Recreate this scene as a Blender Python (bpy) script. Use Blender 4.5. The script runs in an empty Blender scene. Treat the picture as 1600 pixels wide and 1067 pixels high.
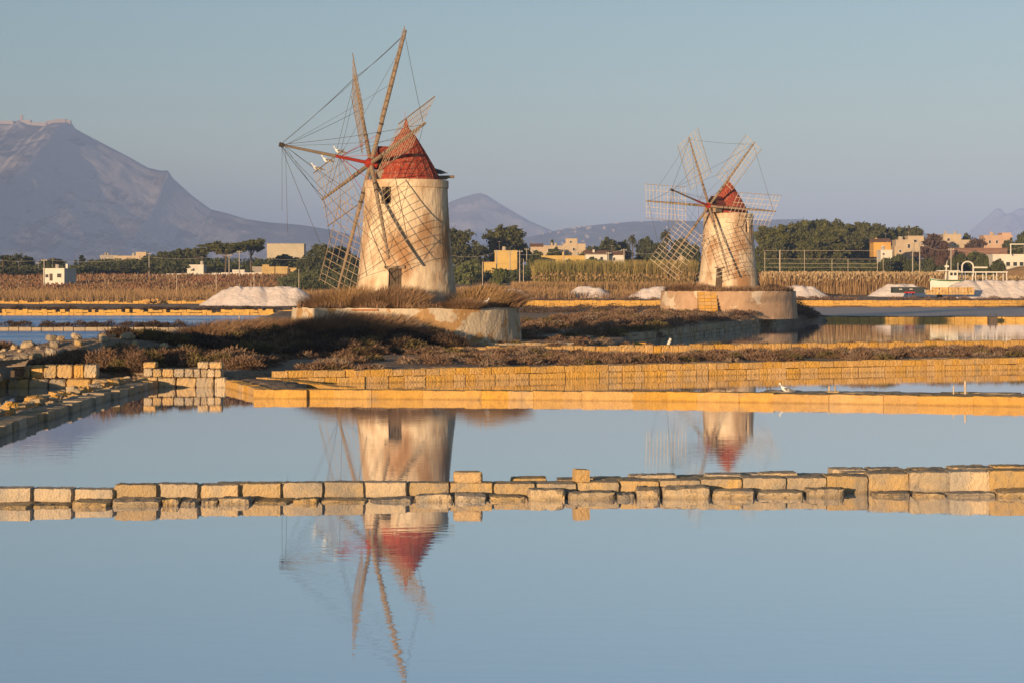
import bpy, math, random
import numpy as np
from mathutils import Vector, Matrix
R = math.radians
rng = np.random.default_rng(7)
random.seed(7)
S = bpy.context.scene
COL = S.collection

# ------------------------------------------------------------------ camera, sky, sun, exposure
F = 3200.0          # focal length in photo pixels (photo is 1600 px wide)
HY = 447.0          # horizon row in the photo
CH = 3.8            # camera height above the water
cam = bpy.data.objects.new('camera', bpy.data.cameras.new('camera'))
COL.objects.link(cam)
cam.location = (0, 0, CH); cam.rotation_euler = (R(90), 0, 0)
cam.data.sensor_width = 36; cam.data.lens = 36 * F / 1600
cam.data.shift_y = -(533.5 - HY) / 1600
cam.data.clip_start = 0.5; cam.data.clip_end = 60000
S.camera = cam
SUN_AZ, SUN_EL = 26.0, 5.0      # sun stands behind the camera, 26 degrees to its left
w = bpy.data.worlds.new('World'); S.world = w; w.use_nodes = True
nt = w.node_tree; bg = nt.nodes['Background']
sky = nt.nodes.new('ShaderNodeTexSky'); sky.sky_type = 'NISHITA'; sky.sun_disc = False
sky.sun_elevation = R(SUN_EL); sky.sun_rotation = R(180 + SUN_AZ)
sky.air_density = 1.0; sky.dust_density = 0.2; sky.ozone_density = 2.3; sky.altitude = 0
nt.links.new(sky.outputs[0], bg.inputs[0]); bg.inputs[1].default_value = 0.098
ld = bpy.data.lights.new('sun', 'SUN'); ld.energy = 3.7; ld.angle = R(0.5); ld.color = (1.0, 0.71, 0.42)
sun = bpy.data.objects.new('sun', ld); COL.objects.link(sun)
LD = Vector((math.sin(R(SUN_AZ)) * math.cos(R(SUN_EL)), math.cos(R(SUN_AZ)) * math.cos(R(SUN_EL)), -math.sin(R(SUN_EL))))
sun.rotation_euler = LD.to_track_quat('-Z', 'Y').to_euler()
S.view_settings.view_transform = 'Standard'; S.view_settings.look = 'None'
S.view_settings.gamma = 1; S.view_settings.exposure = 0.65; S.view_settings.use_curve_mapping = False
S.render.engine = 'CYCLES'
S.cycles.use_denoising = True; S.cycles.max_bounces = 6; S.cycles.diffuse_bounces = 2; S.cycles.glossy_bounces = 3
S.cycles.transparent_max_bounces = 6; S.cycles.volume_bounces = 1
S.cycles.sample_clamp_indirect = 6

# ------------------------------------------------------------------ helpers
def at(px, py, D):
    return Vector(((px - 800) * D / F, D, CH - (py - HY) * D / F))
def gp(px, py, z=0.0):
    D = (CH - z) * F / (py - HY)
    return Vector(((px - 800) * D / F, D, z))
def tag(o, label=None, cat=None, group=None, kind=None):
    if label: o['label'] = label
    if cat: o['category'] = cat
    if group: o['group'] = group
    if kind: o['kind'] = kind
    return o
def empty(name, loc, label, cat, group=None, rz=0.0):
    o = bpy.data.objects.new(name, None); COL.objects.link(o)
    o.location = loc; o.rotation_euler = (0, 0, rz); o.empty_display_size = 0.2
    return tag(o, label, cat, group)
def mesh_np(name, V, Fc, mat, smooth=False):
    me = bpy.data.meshes.new(name)
    V = np.asarray(V, dtype=np.float32).reshape(-1, 3)
    if isinstance(Fc, np.ndarray) and Fc.ndim == 2:
        n, k = Fc.shape
        me.vertices.add(len(V)); me.vertices.foreach_set('co', V.ravel())
        me.loops.add(n * k); me.loops.foreach_set('vertex_index', Fc.astype(np.int32).ravel())
        me.polygons.add(n); me.polygons.foreach_set('loop_start', np.arange(0, n * k, k, dtype=np.int32))
        me.polygons.foreach_set('loop_total', np.full(n, k, dtype=np.int32))
        me.update(calc_edges=True); me.validate()
    else:
        me.from_pydata([tuple(map(float, v)) for v in V], [], [tuple(map(int, f)) for f in Fc]); me.update()
    if mat: me.materials.append(mat)
    if smooth: me.polygons.foreach_set('use_smooth', np.ones(len(me.polygons), dtype=bool))
    return me
def link(name, me, parent=None, loc=None):
    o = bpy.data.objects.new(name, me); COL.objects.link(o)
    if parent: o.parent = parent
    if loc is not None: o.location = loc
    return o
class MB:
    def __init__(s): s.v = []; s.f = []
    def add(s, V, Fc):
        b = len(s.v); s.v += [tuple(v) for v in V]; s.f += [tuple(i + b for i in f) for f in Fc]
    def box(s, c, d, rz=0.0, M=None):
        x, y, z = d[0] / 2, d[1] / 2, d[2] / 2
        P = [Vector(p) for p in ((-x,-y,-z),(x,-y,-z),(x,y,-z),(-x,y,-z),(-x,-y,z),(x,-y,z),(x,y,z),(-x,y,z))]
        m = M if M is not None else Matrix.Rotation(rz, 3, 'Z')
        s.add([m @ p + Vector(c) for p in P], [(0,3,2,1),(4,5,6,7),(0,1,5,4),(1,2,6,5),(2,3,7,6),(3,0,4,7)])
    def tube(s, a, b, r0, r1=None, n=6):
        a = Vector(a); b = Vector(b); r1 = r0 if r1 is None else r1
        d = (b - a).normalized(); u = d.orthogonal().normalized(); w_ = d.cross(u)
        ring = lambda c, r: [c + r * (math.cos(2*math.pi*k/n) * u + math.sin(2*math.pi*k/n) * w_) for k in range(n)]
        s.add(ring(a, r0) + ring(b, r1), [(k, (k+1) % n, n + (k+1) % n, n + k) for k in range(n)] + [tuple(range(n))[::-1], tuple(range(n, 2*n))])
    def lathe(s, prof, n=32, c=(0,0,0), cap=True):
        V = []; Fc = []
        for (r, z) in prof:
            V += [(c[0] + r*math.cos(2*math.pi*k/n), c[1] + r*math.sin(2*math.pi*k/n), c[2] + z) for k in range(n)]
        for i in range(len(prof)-1):
            for k in range(n):
                Fc.append((i*n+k, i*n+(k+1)%n, (i+1)*n+(k+1)%n, (i+1)*n+k))
        if cap: Fc += [tuple(range(n))[::-1], tuple(range((len(prof)-1)*n, len(prof)*n))]
        s.add(V, Fc)
    def build(s, name, mat, parent=None, loc=None, smooth=False):
        return link(name, mesh_np(name, s.v, s.f, mat, smooth), parent, loc)
# value noise in numpy
_perm = rng.random((256, 256))
def vnoise(x, y):
    xi = np.floor(x).astype(int); yi = np.floor(y).astype(int); fx = x - xi; fy = y - yi
    fx = fx*fx*(3-2*fx); fy = fy*fy*(3-2*fy)
    g = lambda a, b: _perm[a & 255, b & 255]
    return (g(xi,yi)*(1-fx)+g(xi+1,yi)*fx)*(1-fy) + (g(xi,yi+1)*(1-fx)+g(xi+1,yi+1)*fx)*fy
def fbm(x, y, o=4, ridged=False):
    s = 0; a = 1; t = 0
    for k in range(o):
        n = vnoise(x*2**k+17*k, y*2**k+31*k)
        if ridged: n = 1 - abs(2*n-1)
        s = s + a*n; t += a; a *= .5
    return s / t
def sstep(a, b, x):
    t = np.clip((x-a)/(b-a), 0, 1); return t*t*(3-2*t)

# ------------------------------------------------------------------ materials
def mat(name, c1, c2=None, c3=None, scale=1.0, rough=0.9, bump=0.0, bscale=None, stretch=(1,1,1), rand=0.0, spec=0.2, lo=.35, hi=.65, detail=6, c3s=None, c3lo=.55, c3hi=.65):
    m = bpy.data.materials.new(name); m.use_nodes = True; t = m.node_tree; N = t.nodes; L = t.links
    b = N['Principled BSDF']; b.inputs['Roughness'].default_value = rough; b.inputs['Specular IOR Level'].default_value = spec
    geo = N.new('ShaderNodeNewGeometry'); mp = N.new('ShaderNodeVectorMath'); mp.operation = 'MULTIPLY'; mp.inputs[1].default_value = stretch
    L.new(geo.outputs['Position'], mp.inputs[0])
    out = None
    if c2 is None:
        rgb = N.new('ShaderNodeRGB'); rgb.outputs[0].default_value = (*c1, 1); out = rgb.outputs[0]
    else:
        n = N.new('ShaderNodeTexNoise'); n.inputs['Scale'].default_value = scale; n.inputs['Detail'].default_value = detail; n.inputs['Roughness'].default_value = .65
        L.new(mp.outputs[0], n.inputs['Vector'])
        mr = N.new('ShaderNodeMapRange'); mr.inputs[1].default_value = lo; mr.inputs[2].default_value = hi; L.new(n.outputs[0], mr.inputs[0])
        mx = N.new('ShaderNodeMix'); mx.data_type = 'RGBA'; mx.inputs[6].default_value = (*c1, 1); mx.inputs[7].default_value = (*c2, 1)
        L.new(mr.outputs[0], mx.inputs[0]); out = mx.outputs[2]
    if c3 is not None:
        n3 = N.new('ShaderNodeTexNoise'); n3.inputs['Scale'].default_value = c3s or scale*.4; n3.inputs['Detail'].default_value = 7; n3.inputs['Roughness'].default_value = .6
        off = N.new('ShaderNodeVectorMath'); off.operation = 'ADD'; off.inputs[1].default_value = (37, 11, 5); L.new(mp.outputs[0], off.inputs[0]); L.new(off.outputs[0], n3.inputs['Vector'])
        m3 = N.new('ShaderNodeMapRange'); m3.inputs[1].default_value = c3lo; m3.inputs[2].default_value = c3hi; L.new(n3.outputs[0], m3.inputs[0])
        x3 = N.new('ShaderNodeMix'); x3.data_type = 'RGBA'; x3.inputs[7].default_value = (*c3, 1); L.new(out, x3.inputs[6]); L.new(m3.outputs[0], x3.inputs[0]); out = x3.outputs[2]
    if rand:
        oi = N.new('ShaderNodeObjectInfo'); hs = N.new('ShaderNodeHueSaturation')
        a = N.new('ShaderNodeMapRange'); a.inputs[3].default_value = 1-rand; a.inputs[4].default_value = 1+rand*.7; L.new(oi.outputs['Random'], a.inputs[0]); L.new(a.outputs[0], hs.inputs['Value'])
        f = N.new('ShaderNodeMath'); f.operation = 'MULTIPLY'; f.inputs[1].default_value = 7.31; L.new(oi.outputs['Random'], f.inputs[0])
        f2 = N.new('ShaderNodeMath'); f2.operation = 'FRACT'; L.new(f.outputs[0], f2.inputs[0])
        a2 = N.new('ShaderNodeMapRange'); a2.inputs[3].default_value = 1-rand*1.6; a2.inputs[4].default_value = 1.05; L.new(f2.outputs[0], a2.inputs[0]); L.new(a2.outputs[0], hs.inputs['Saturation'])
        L.new(out, hs.inputs['Color']); out = hs.outputs[0]
    L.new(out, b.inputs['Base Color'])
    if bump:
        nb = N.new('ShaderNodeTexNoise'); nb.inputs['Scale'].default_value = bscale or scale*4; nb.inputs['Detail'].default_value = 5; L.new(mp.outputs[0], nb.inputs['Vector'])
        bp = N.new('ShaderNodeBump'); bp.inputs['Strength'].default_value = 1; bp.inputs['Distance'].default_value = bump; L.new(nb.outputs[0], bp.inputs['Height']); L.new(bp.outputs[0], b.inputs['Normal'])
    return m
def leafmat(name, c1, c2, scale=.8, trans=0.25):
    m = mat(name, c1, c2, scale=scale, rough=.8, spec=.1, rand=.12)
    N = m.node_tree.nodes; L = m.node_tree.links; b = N['Principled BSDF']; o = N['Material Output']
    tr = N.new('ShaderNodeBsdfTranslucent'); ms = N.new('ShaderNodeMixShader'); ms.inputs[0].default_value = trans
    src = b.inputs['Base Color'].links[0].from_socket
    L.new(src, tr.inputs[0]); L.new(b.outputs[0], ms.inputs[1]); L.new(tr.outputs[0], ms.inputs[2]); L.new(ms.outputs[0], o.inputs[0])
    return m
M = {}
M['tuff_near'] = mat('tuff_near', (.56,.36,.14), (.45,.32,.17), (.36,.28,.19), scale=3.2, bump=.035, bscale=26, rand=.22, c3s=1.6, c3lo=.5, c3hi=.62)
M['tuff_orange'] = mat('tuff_orange', (.60,.35,.10), (.52,.33,.13), scale=5, bump=.03, bscale=24, rand=.12)
M['tuff_wet'] = mat('tuff_wet', (.36,.26,.16), (.28,.21,.14), scale=5, bump=.03, bscale=20, rand=.2)
M['tuff_yellow'] = mat('tuff_yellow', (.61,.34,.08), (.50,.275,.075), (.42,.27,.12), scale=3.0, bump=.06, bscale=14, rand=.08, c3lo=.58, c3hi=.7)
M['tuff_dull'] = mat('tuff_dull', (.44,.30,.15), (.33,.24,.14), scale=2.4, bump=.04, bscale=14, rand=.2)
M['tuff_far'] = mat('tuff_far', (.62,.36,.08), (.44,.25,.07), scale=1.6, bump=.04, bscale=6)
M['plaster'] = mat('plaster', (.72,.57,.40), (.50,.36,.235), (.38,.21,.105), scale=1.1, bump=.03, bscale=7, c3s=.6, c3lo=.46, c3hi=.62, lo=.44, hi=.64, stretch=(1,1,.5), detail=12)
M['plaster_patchy'] = mat('plaster_patchy', (.62,.50,.36), (.50,.40,.29), (.43,.25,.11), scale=1.6, bump=.05, bscale=6, c3s=.8, c3lo=.52, c3hi=.56, detail=12)
M['plaster_pink'] = mat('plaster_pink', (.50,.33,.21), (.40,.25,.15), (.62,.49,.36), scale=1.6, detail=12, bump=.04, bscale=6, c3s=.5, c3lo=.54, c3hi=.58)
M['red_cap'] = mat('red_cap', (.36,.055,.028), (.22,.04,.028), (.42,.20,.13), scale=5, bump=.02, bscale=14, c3s=5.5, c3lo=.50, c3hi=.68, stretch=(1.6,1.6,.6))
M['red_iron'] = mat('red_iron', (.42,.04,.02), (.28,.04,.03), scale=6, rough=.6)
M['wood_grey'] = mat('wood_grey', (.30,.22,.15), (.20,.15,.11), scale=5, bump=.01, bscale=20, stretch=(1,1,.4))
M['wood_lattice'] = mat('wood_lattice', (.46,.34,.23), (.32,.23,.15), scale=6)
M['wood_pale'] = mat('wood_pale', (.64,.52,.40), (.46,.36,.26), scale=6)
M['wood_dark'] = mat('wood_dark', (.13,.09,.06), (.08,.06,.045), scale=4, bump=.01, bscale=14)
M['rope'] = mat('rope', (.07,.055,.045))
M['dark'] = mat('dark', (.02,.018,.016))
M['stone_grey'] = mat('stone_grey', (.40,.31,.20), (.30,.23,.16), (.46,.33,.17), scale=2, bump=.05, bscale=8, rand=.2)
M['salt'] = mat('salt', (.84,.72,.64), (.72,.60,.52), scale=.5, bump=.16, bscale=1.6, rough=.95)
M['soil'] = mat('soil', (.36,.25,.16), (.26,.18,.12), (.46,.33,.22), scale=.6, bump=.30, bscale=3.5, rough=.9, spec=.1, c3lo=.52, c3hi=.66, c3s=.12)
M['shrub'] = mat('shrub', (.27,.16,.10), (.16,.10,.065), (.38,.26,.17), scale=.55, rough=.9, spec=.05, c3s=1.4, c3lo=.55, c3hi=.7)
M['shrub_pale'] = mat('shrub_pale', (.34,.24,.17), (.22,.155,.11), scale=.9, rough=.9, spec=.05)
M['shrub_olive'] = mat('shrub_olive', (.20,.15,.06), (.13,.095,.045), scale=.9, rough=.9, spec=.05)
M['shrub_dark'] = mat('shrub_dark', (.12,.075,.05), (.065,.048,.035), scale=.7, rough=.9, spec=.05)
M['grass_dry'] = mat('grass_dry', (.40,.25,.12), (.28,.165,.08), (.17,.14,.05), scale=.35, rough=.9, spec=.05, c3lo=.6, c3hi=.7, c3s=.25)
M['grass_bush'] = mat('grass_bush', (.30,.185,.105), (.22,.13,.075), scale=.4, rough=.9, spec=.05)
M['reed_dry'] = mat('reed_dry', (.40,.25,.115), (.28,.17,.08), scale=.9, rough=.9, spec=.05)
M['reed_green'] = mat('reed_green', (.21,.19,.055), (.32,.22,.085), scale=.1, rough=.9, spec=.05)
M['reed_plume'] = mat('reed_plume', (.52,.37,.20), (.40,.27,.14), scale=.9, rough=.9, spec=.05)
M['mud'] = mat('mud', (.62,.41,.28), (.48,.32,.22), scale=.25, rough=.55, spec=.5, bump=.02, bscale=1.3, stretch=(.6,1,1))
M['vine'] = mat('vine', (.24,.115,.065), (.20,.13,.06), scale=.08, rough=.9, spec=.05)
M['leaf_pine'] = leafmat('leaf_pine', (.16,.155,.045), (.085,.09,.03))
M['leaf_dark'] = leafmat('leaf_dark', (.125,.13,.045), (.07,.08,.03))
M['leaf_green'] = leafmat('leaf_green', (.17,.18,.04), (.10,.115,.03))
M['leaf_brown'] = leafmat('leaf_brown', (.17,.095,.065), (.11,.07,.05))
M['leaf_palm'] = leafmat('leaf_palm', (.12,.11,.04), (.07,.075,.03))
M['bark'] = mat('bark', (.16,.11,.07), (.10,.07,.05), scale=2)
M['white_paint'] = mat('white_paint', (.72,.66,.58), (.64,.57,.48), scale=.6)
M['concrete_pole'] = mat('concrete_pole', (.42,.37,.31), (.34,.29,.24), scale=1)
M['roof_tile'] = mat('roof_tile', (.26,.14,.08), (.18,.10,.06), scale=2)
M['pane'] = mat('pane', (.03,.033,.04), rough=.15, spec=.5)
M['container'] = mat('container', (.045,.055,.055), (.03,.038,.04), scale=.7, rough=.6)
M['boat_green'] = mat('boat_green', (.05,.20,.07)); M['red_paint'] = mat('red_paint', (.45,.03,.03))
M['gull_white'] = mat('gull_white', (.78,.76,.72)); M['gull_grey'] = mat('gull_grey', (.16,.16,.17)); M['beak'] = mat('beak', (.55,.30,.03))
def wet_foot(m):      # stone darkened by the water it stands in, a ragged hand's breadth above the surface
    N = m.node_tree.nodes; L = m.node_tree.links; b = N['Principled BSDF']; src = b.inputs['Base Color'].links[0].from_socket
    geo = N.new('ShaderNodeNewGeometry'); sp = N.new('ShaderNodeSeparateXYZ'); L.new(geo.outputs['Position'], sp.inputs[0])
    nz = N.new('ShaderNodeTexNoise'); nz.inputs['Scale'].default_value = 2.5; L.new(geo.outputs['Position'], nz.inputs[0])
    ad = N.new('ShaderNodeMath'); ad.operation = 'MULTIPLY_ADD'; ad.inputs[1].default_value = -.10; L.new(nz.outputs[0], ad.inputs[0]); L.new(sp.outputs[2], ad.inputs[2])
    mr = N.new('ShaderNodeMapRange'); mr.inputs[1].default_value = -.035; mr.inputs[2].default_value = .015; mr.inputs[3].default_value = .72; mr.inputs[4].default_value = 1.0; L.new(ad.outputs[0], mr.inputs[0])
    mx = N.new('ShaderNodeVectorMath'); mx.operation = 'SCALE'; L.new(src, mx.inputs[0]); L.new(mr.outputs[0], mx.inputs['Scale']); L.new(mx.outputs[0], b.inputs['Base Color'])
for k_ in ('tuff_near','tuff_wet','tuff_yellow','tuff_orange','tuff_dull'): wet_foot(M[k_])
def wallmat(name, c): 
    M[name] = mat(name, c, tuple(v*.82 for v in c), scale=.35); return M[name]

# ------------------------------------------------------------------ ground
def sdf(poly, X, Y):
    d = np.full(X.shape, 1e9); ins = np.zeros(X.shape, bool); n = len(poly)
    for i in range(n):
        (x0, y0), (x1, y1) = poly[i], poly[(i+1) % n]
        ex, ey = x1-x0, y1-y0
        t = np.clip(((X-x0)*ex + (Y-y0)*ey) / (ex*ex+ey*ey), 0, 1)
        d = np.minimum(d, np.hypot(X-x0-t*ex, Y-y0-t*ey))
        c = ((y0 > Y) != (y1 > Y)) & (X < (x1-x0)*(Y-y0)/((y1-y0) if y1 != y0 else 1e-9) + x0)
        ins ^= c
    return np.where(ins, d, -d)
MILL1 = (-6.0, 116.0); MILL2 = (20.7, 196.0)
LANDS = [   # polygon, height, width of its edge slope
 ([(-90,78.6),(-14.6,78.6),(-10.9,78.2),(-9.2,80.4),(-6,81.2),(11.1,89.5),(23.5,94.7),(60,110),(80,148),(33,131),(7,124),(-13,127),(-16.5,114),(-19.5,105.5),(-30,104),(-90,105)], .48, .25),
 ([(-12.8,124),(7.4,122),(7.9,131.2),(15,160),(27,206),(34.6,222.5),(140,222.5),(140,330),(-200,330),(-200,267),(-31,267),(-27,215),(-16,140)], .55, .4),
 ([(-10.9,78.5),(-8.4,70.0),(-6.3,70.3),(-9.0,80.8)], .26, .15),
 ([(-60,30),(-19.2,58),(-19.0,80),(-60,80)], .7, .4),
]
def base_h(X, Y):
    l = np.interp(Y, [300,322,345,370,450,600,700,1000,3000,7000,25000], [.5,.75,1.0,1.4,3.0,7.4,9.5,11,15,28,30])
    r = np.interp(Y, [300,318,322,345,370,450,600,700,1000,3000,7000,25000], [.2,.25,1.35,2.1,2.4,3.6,8.2,10.5,12,15,28,30])
    k = sstep(-40, 0, X)
    return l*(1-k) + r*k
BUMPS = [(-13.5,110,.75,4.2,3.2),(-8,106.5,.5,4,2.6),(-17.5,99,.55,3.2,4),(-20.5,95.5,.75,3.4,3),(-6,116,.42,9,8.5),(20.7,196,.6,10,10),(31,209,1.3,4,5),(10,140,.3,6,8),(13,170,.35,6,20),(-14.5,85,.3,3,3),(5,200,.5,14,30),(-3,160,.3,12,16)]
def ground_h(X, Y):
    X = np.asarray(X, float); Y = np.asarray(Y, float)
    h = np.full(X.shape, -.6)
    for poly, z, e in LANDS:
        s = sdf(poly, X, Y)
        h = np.maximum(h, -.6 + (z+.6)*sstep(-e*.2, e, s))
    far = Y > 296
    h = np.where(far, np.maximum(h*(Y < 330), base_h(X, Y)), h)
    flat = (Y > 222) & (Y < 318) & (X > 0)
    h = np.where(flat, np.minimum(h, np.interp(Y, [222,240,318], [.5,.25,.25])), h)
    low = sstep(0, 1, (Y-(90+.47*X))/14)*sstep(0, 4, X)*(Y < 146)*(Y-131 < (X-7.6)*.2+6)*((X-7.6)*4.2+126 > Y)
    h = np.where(h > .1, np.maximum(h-.30*low, .12), h)
    land = sstep(.0, .4, h)
    for (bx, by, bh, sx, sy) in BUMPS:
        h = h + land*bh*np.exp(-((X-bx)/sx)**2 - ((Y-by)/sy)**2)
    h = h + land*(fbm(X*.35, Y*.35, 4)-.5)*.22*np.clip(1.2-Y/900, .2, 1)
    return h
def gh(x, y): return float(ground_h(np.array([x]), np.array([y]))[0])
ys = np.concatenate([np.arange(-50, 60, 5.0), np.arange(60, 140, .5), np.arange(140, 340, 1.5), np.geomspace(340, 26000, 110)])
ss = np.linspace(-.62, .62, 420)
YY, SS = np.meshgrid(ys, ss, indexing='ij'); XX = SS*(YY+70)
ZZ = ground_h(XX, YY)
nr, nc = XX.shape
idx = np.arange(nr*nc).reshape(nr, nc)
quads = np.stack([idx[:-1,:-1], idx[:-1,1:], idx[1:,1:], idx[1:,:-1]], -1).reshape(-1, 4)
tag(link('ground', mesh_np('ground', np.stack([XX, YY, ZZ], -1), quads, M['soil'], True)), kind='structure')

# water
def watermat(name, deep, ripple, rscale, rough, ior, refl):
    m = bpy.data.materials.new(name); m.use_nodes = True; t = m.node_tree; N = t.nodes; L = t.links
    N.remove(N['Principled BSDF']); out = N['Material Output']
    df = N.new('ShaderNodeBsdfDiffuse'); df.inputs[0].default_value = (*deep, 1)
    gl = N.new('ShaderNodeBsdfGlossy'); gl.inputs['Roughness'].default_value = rough; gl.inputs[0].default_value = (.97,.98,1,1)
    fr = N.new('ShaderNodeFresnel'); fr.inputs[0].default_value = ior
    fm = N.new('ShaderNodeMapRange'); fm.inputs[3].default_value = refl; L_ = L.new(fr.outputs[0], fm.inputs[0])
    mx = N.new('ShaderNodeMixShader'); L.new(fm.outputs[0], mx.inputs[0]); L.new(df.outputs[0], mx.inputs[1]); L.new(gl.outputs[0], mx.inputs[2]); L.new(mx.outputs[0], out.inputs[0])
    geo = N.new('ShaderNodeNewGeometry'); vm = N.new('ShaderNodeVectorMath'); vm.operation = 'MULTIPLY'; vm.inputs[1].default_value = (.45, 1.6, 1); L.new(geo.outputs['Position'], vm.inputs[0])
    n1 = N.new('ShaderNodeTexNoise'); n1.inputs['Scale'].default_value = rscale; n1.inputs['Detail'].default_value = 3; L.new(vm.outputs[0], n1.inputs['Vector'])
    # broad patches where a breath of wind roughens the surface
    n2 = N.new('ShaderNodeTexNoise'); n2.inputs['Scale'].default_value = .05; n2.inputs['Detail'].default_value = 2; L.new(vm.outputs[0], n2.inputs['Vector'])
    mr = N.new('ShaderNodeMapRange'); mr.inputs[1].default_value = .4; mr.inputs[2].default_value = .65; mr.inputs[3].default_value = .35; mr.inputs[4].default_value = 1.0; L.new(n2.outputs[0], mr.inputs[0])
    bp = N.new('ShaderNodeBump'); bp.inputs['Distance'].default_value = ripple; L.new(mr.outputs[0], bp.inputs['Strength']); L.new(n1.outputs[0], bp.inputs['Height'])
    L.new(bp.outputs[0], gl.inputs['Normal'])
    if ripple > .01: L.new(bp.outputs[0], fr.inputs['Normal'])
    return m
def sheet(name, pts, m, z=0.0):
    o = link(name, mesh_np(name, [(x, y, z) for x, y in pts], [tuple(range(len(pts)))], m)); tag(o, kind='structure'); return o
WC = watermat('water_calm', (.34,.48,.58), .0019, 2.2, .012, 1.4, .66)
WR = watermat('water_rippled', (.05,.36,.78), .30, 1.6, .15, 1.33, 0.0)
sheet('water', [(-55,-48),(80,-48),(115,126.9),(140,132),(140,226),(20,226),(4,127.5),(-9,127.5),(-9,95),(-55,95)], WC)
sheet('water', [(-150,95.2),(-10,95.2),(-10,268.5),(-150,268.5)], WR)

sheet('mud_flat', [(36,223.6),(150,223.6),(150,317.6),(30,317.6)], M['mud'], .46)
# ------------------------------------------------------------------ mountains
def ridge(name, prof, Dc, Df, Db, mat_, foot=.1, footD=None, nx=260, ny=90, rough=.06, spur=None, seed=0):
    px = np.array([p[0] for p in prof]); hz = np.array([(HY-p[1])*Dc/F + CH for p in prof])
    wx = (px-800)*Dc/F
    xs = np.linspace(wx[0], wx[-1], nx); yy = np.concatenate([np.linspace(Df, Dc, ny), np.linspace(Dc, Db, 14)[1:]])
    Y, X = np.meshgrid(yy, xs, indexing='ij')
    cre = np.interp(X, wx, hz)
    footD = footD or Df + .5*(Dc-Df)
    g = np.interp(Y, [Df, footD, footD+.25*(Dc-footD), footD+.7*(Dc-footD), Dc, Db], [.0, foot, foot+.22*(1-foot), .80, 1.0, .15])
    k = 5000.0/Dc*.0011
    n = fbm(X*k*1.3+seed, Y*k*.7+seed, 5, True)-.6
    env = np.clip((g-foot*.7)*2.2, 0, 1)*np.clip((1-g)*6+.02, 0, 1)
    H = cre*g + hz.max()*rough*4*n*env + hz.max()*.05*(fbm(X*k*9+seed, Y*k*5, 4, True)-.6)*np.clip(g*3, 0, 1)*(g < .97)
    if spur is not None: H = H + spur(X, Y, g, cre)
    lim = CH + (np.interp(X*Dc/Y, wx, hz)-CH)*Y/Dc*.985
    H = np.where(abs(Y-Dc) > 1, np.minimum(H, lim), cre)
    H = np.where(Y > Df*1.0001, np.maximum(H, -1.0), -1.0)
    nr, nc = X.shape; idx = np.arange(nr*nc).reshape(nr, nc)
    q = np.stack([idx[:-1,:-1], idx[:-1,1:], idx[1:,1:], idx[1:,:-1]], -1).reshape(-1, 4)
    tag(link(name, mesh_np(name, np.stack([X, Y, H], -1), q, mat_, True)), kind='structure')
    def height(x, y):
        i = int(np.clip(np.searchsorted(yy, y), 0, len(yy)-1)); return float(np.interp(x, xs, H[i]))
    return height
def rockmat(name, veg, rock, dry):
    m = mat(name, veg, dry, scale=.0022, rough=1, spec=0, bump=14, bscale=.012)
    N = m.node_tree.nodes; L = m.node_tree.links; b = N['Principled BSDF']
    src = b.inputs['Base Color'].links[0].from_socket
    geo = N.new('ShaderNodeNewGeometry'); sp = N.new('ShaderNodeSeparateXYZ'); L.new(geo.outputs['True Normal'], sp.inputs[0])
    nz = N.new('ShaderNodeTexNoise'); nz.inputs['Scale'].default_value = .006; nz.inputs['Detail'].default_value = 6; L.new(geo.outputs['Position'], nz.inputs[0])
    ad = N.new('ShaderNodeMath'); ad.operation = 'MULTIPLY_ADD'; ad.inputs[1].default_value = .55; L.new(nz.outputs[0], ad.inputs[0]); L.new(sp.outputs[2], ad.inputs[2])
    mr = N.new('ShaderNodeMapRange'); mr.inputs[1].default_value = 1.21; mr.inputs[2].default_value = 1.09; L.new(ad.outputs[0], mr.inputs[0])
    mx = N.new('ShaderNodeMix'); mx.data_type = 'RGBA'; L.new(mr.outputs[0], mx.inputs[0]); L.new(src, mx.inputs[6]); mx.inputs[7].default_value = (*rock, 1); L.new(mx.outputs[2], b.inputs['Base Color'])
    return m
MR = rockmat('mountain_rock', (.07,.07,.05), (.46,.38,.30), (.20,.16,.115))
def erice_spur(X, Y, g, cre):
    d = (9300-Y)/1000.0                                     # km in front of the crest
    x1 = -2010 - 60*d + 130*(fbm(Y*.0016, Y*0+3.3, 3)-.5)       # edge of the great spur under the castle rock
    s = sstep(x1+150, x1-130, X)*np.clip((g-.13)*6, 0, 1)*np.clip((1-g)*7, 0, 1)
    gul = (fbm(X*.0060, Y*.0012, 4, True)-.55)*190*s*np.clip((.75-g)*4, 0, 1)
    x2 = -1500 + 160*d                                     # lower shoulder running right
    s2 = np.exp(-((X-x2)/260)**2)*np.clip((g-.10)*8, 0, 1)*np.clip((.50-g)*4, 0, 1)
    s3 = np.exp(-((X-x2-560)/200)**2)*np.clip((g-.10)*8, 0, 1)*np.clip((.40-g)*4, 0, 1)
    env = np.clip((g-.13)*6, 0, 1)*np.clip((1-g)*7, 0, 1)
    return -330*(cre/760)*(1-np.exp(-np.clip(X-x1, 0, None)/480))*env + gul*1.2 - 40*s + 90*s2 + 70*s3
mt_h = ridge('mountain', [(-900,330),(-600,270),(-350,225),(-150,192),(-60,189),(0,190),(20,191),(34,187),(45,192),(72,194),(80,189),(106,188),(113,194),(118,202),(150,219),(200,245),(232,263),(250,267),(263,267),(270,279),(300,306),(330,328),(352,333),(385,343),(420,348),(470,352),(520,360),(580,376),(640,395),(700,415)], 9300, 3600, 12500, MR, foot=.17, footD=7000, nx=520, ny=190, rough=.08, spur=erice_spur)
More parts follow.
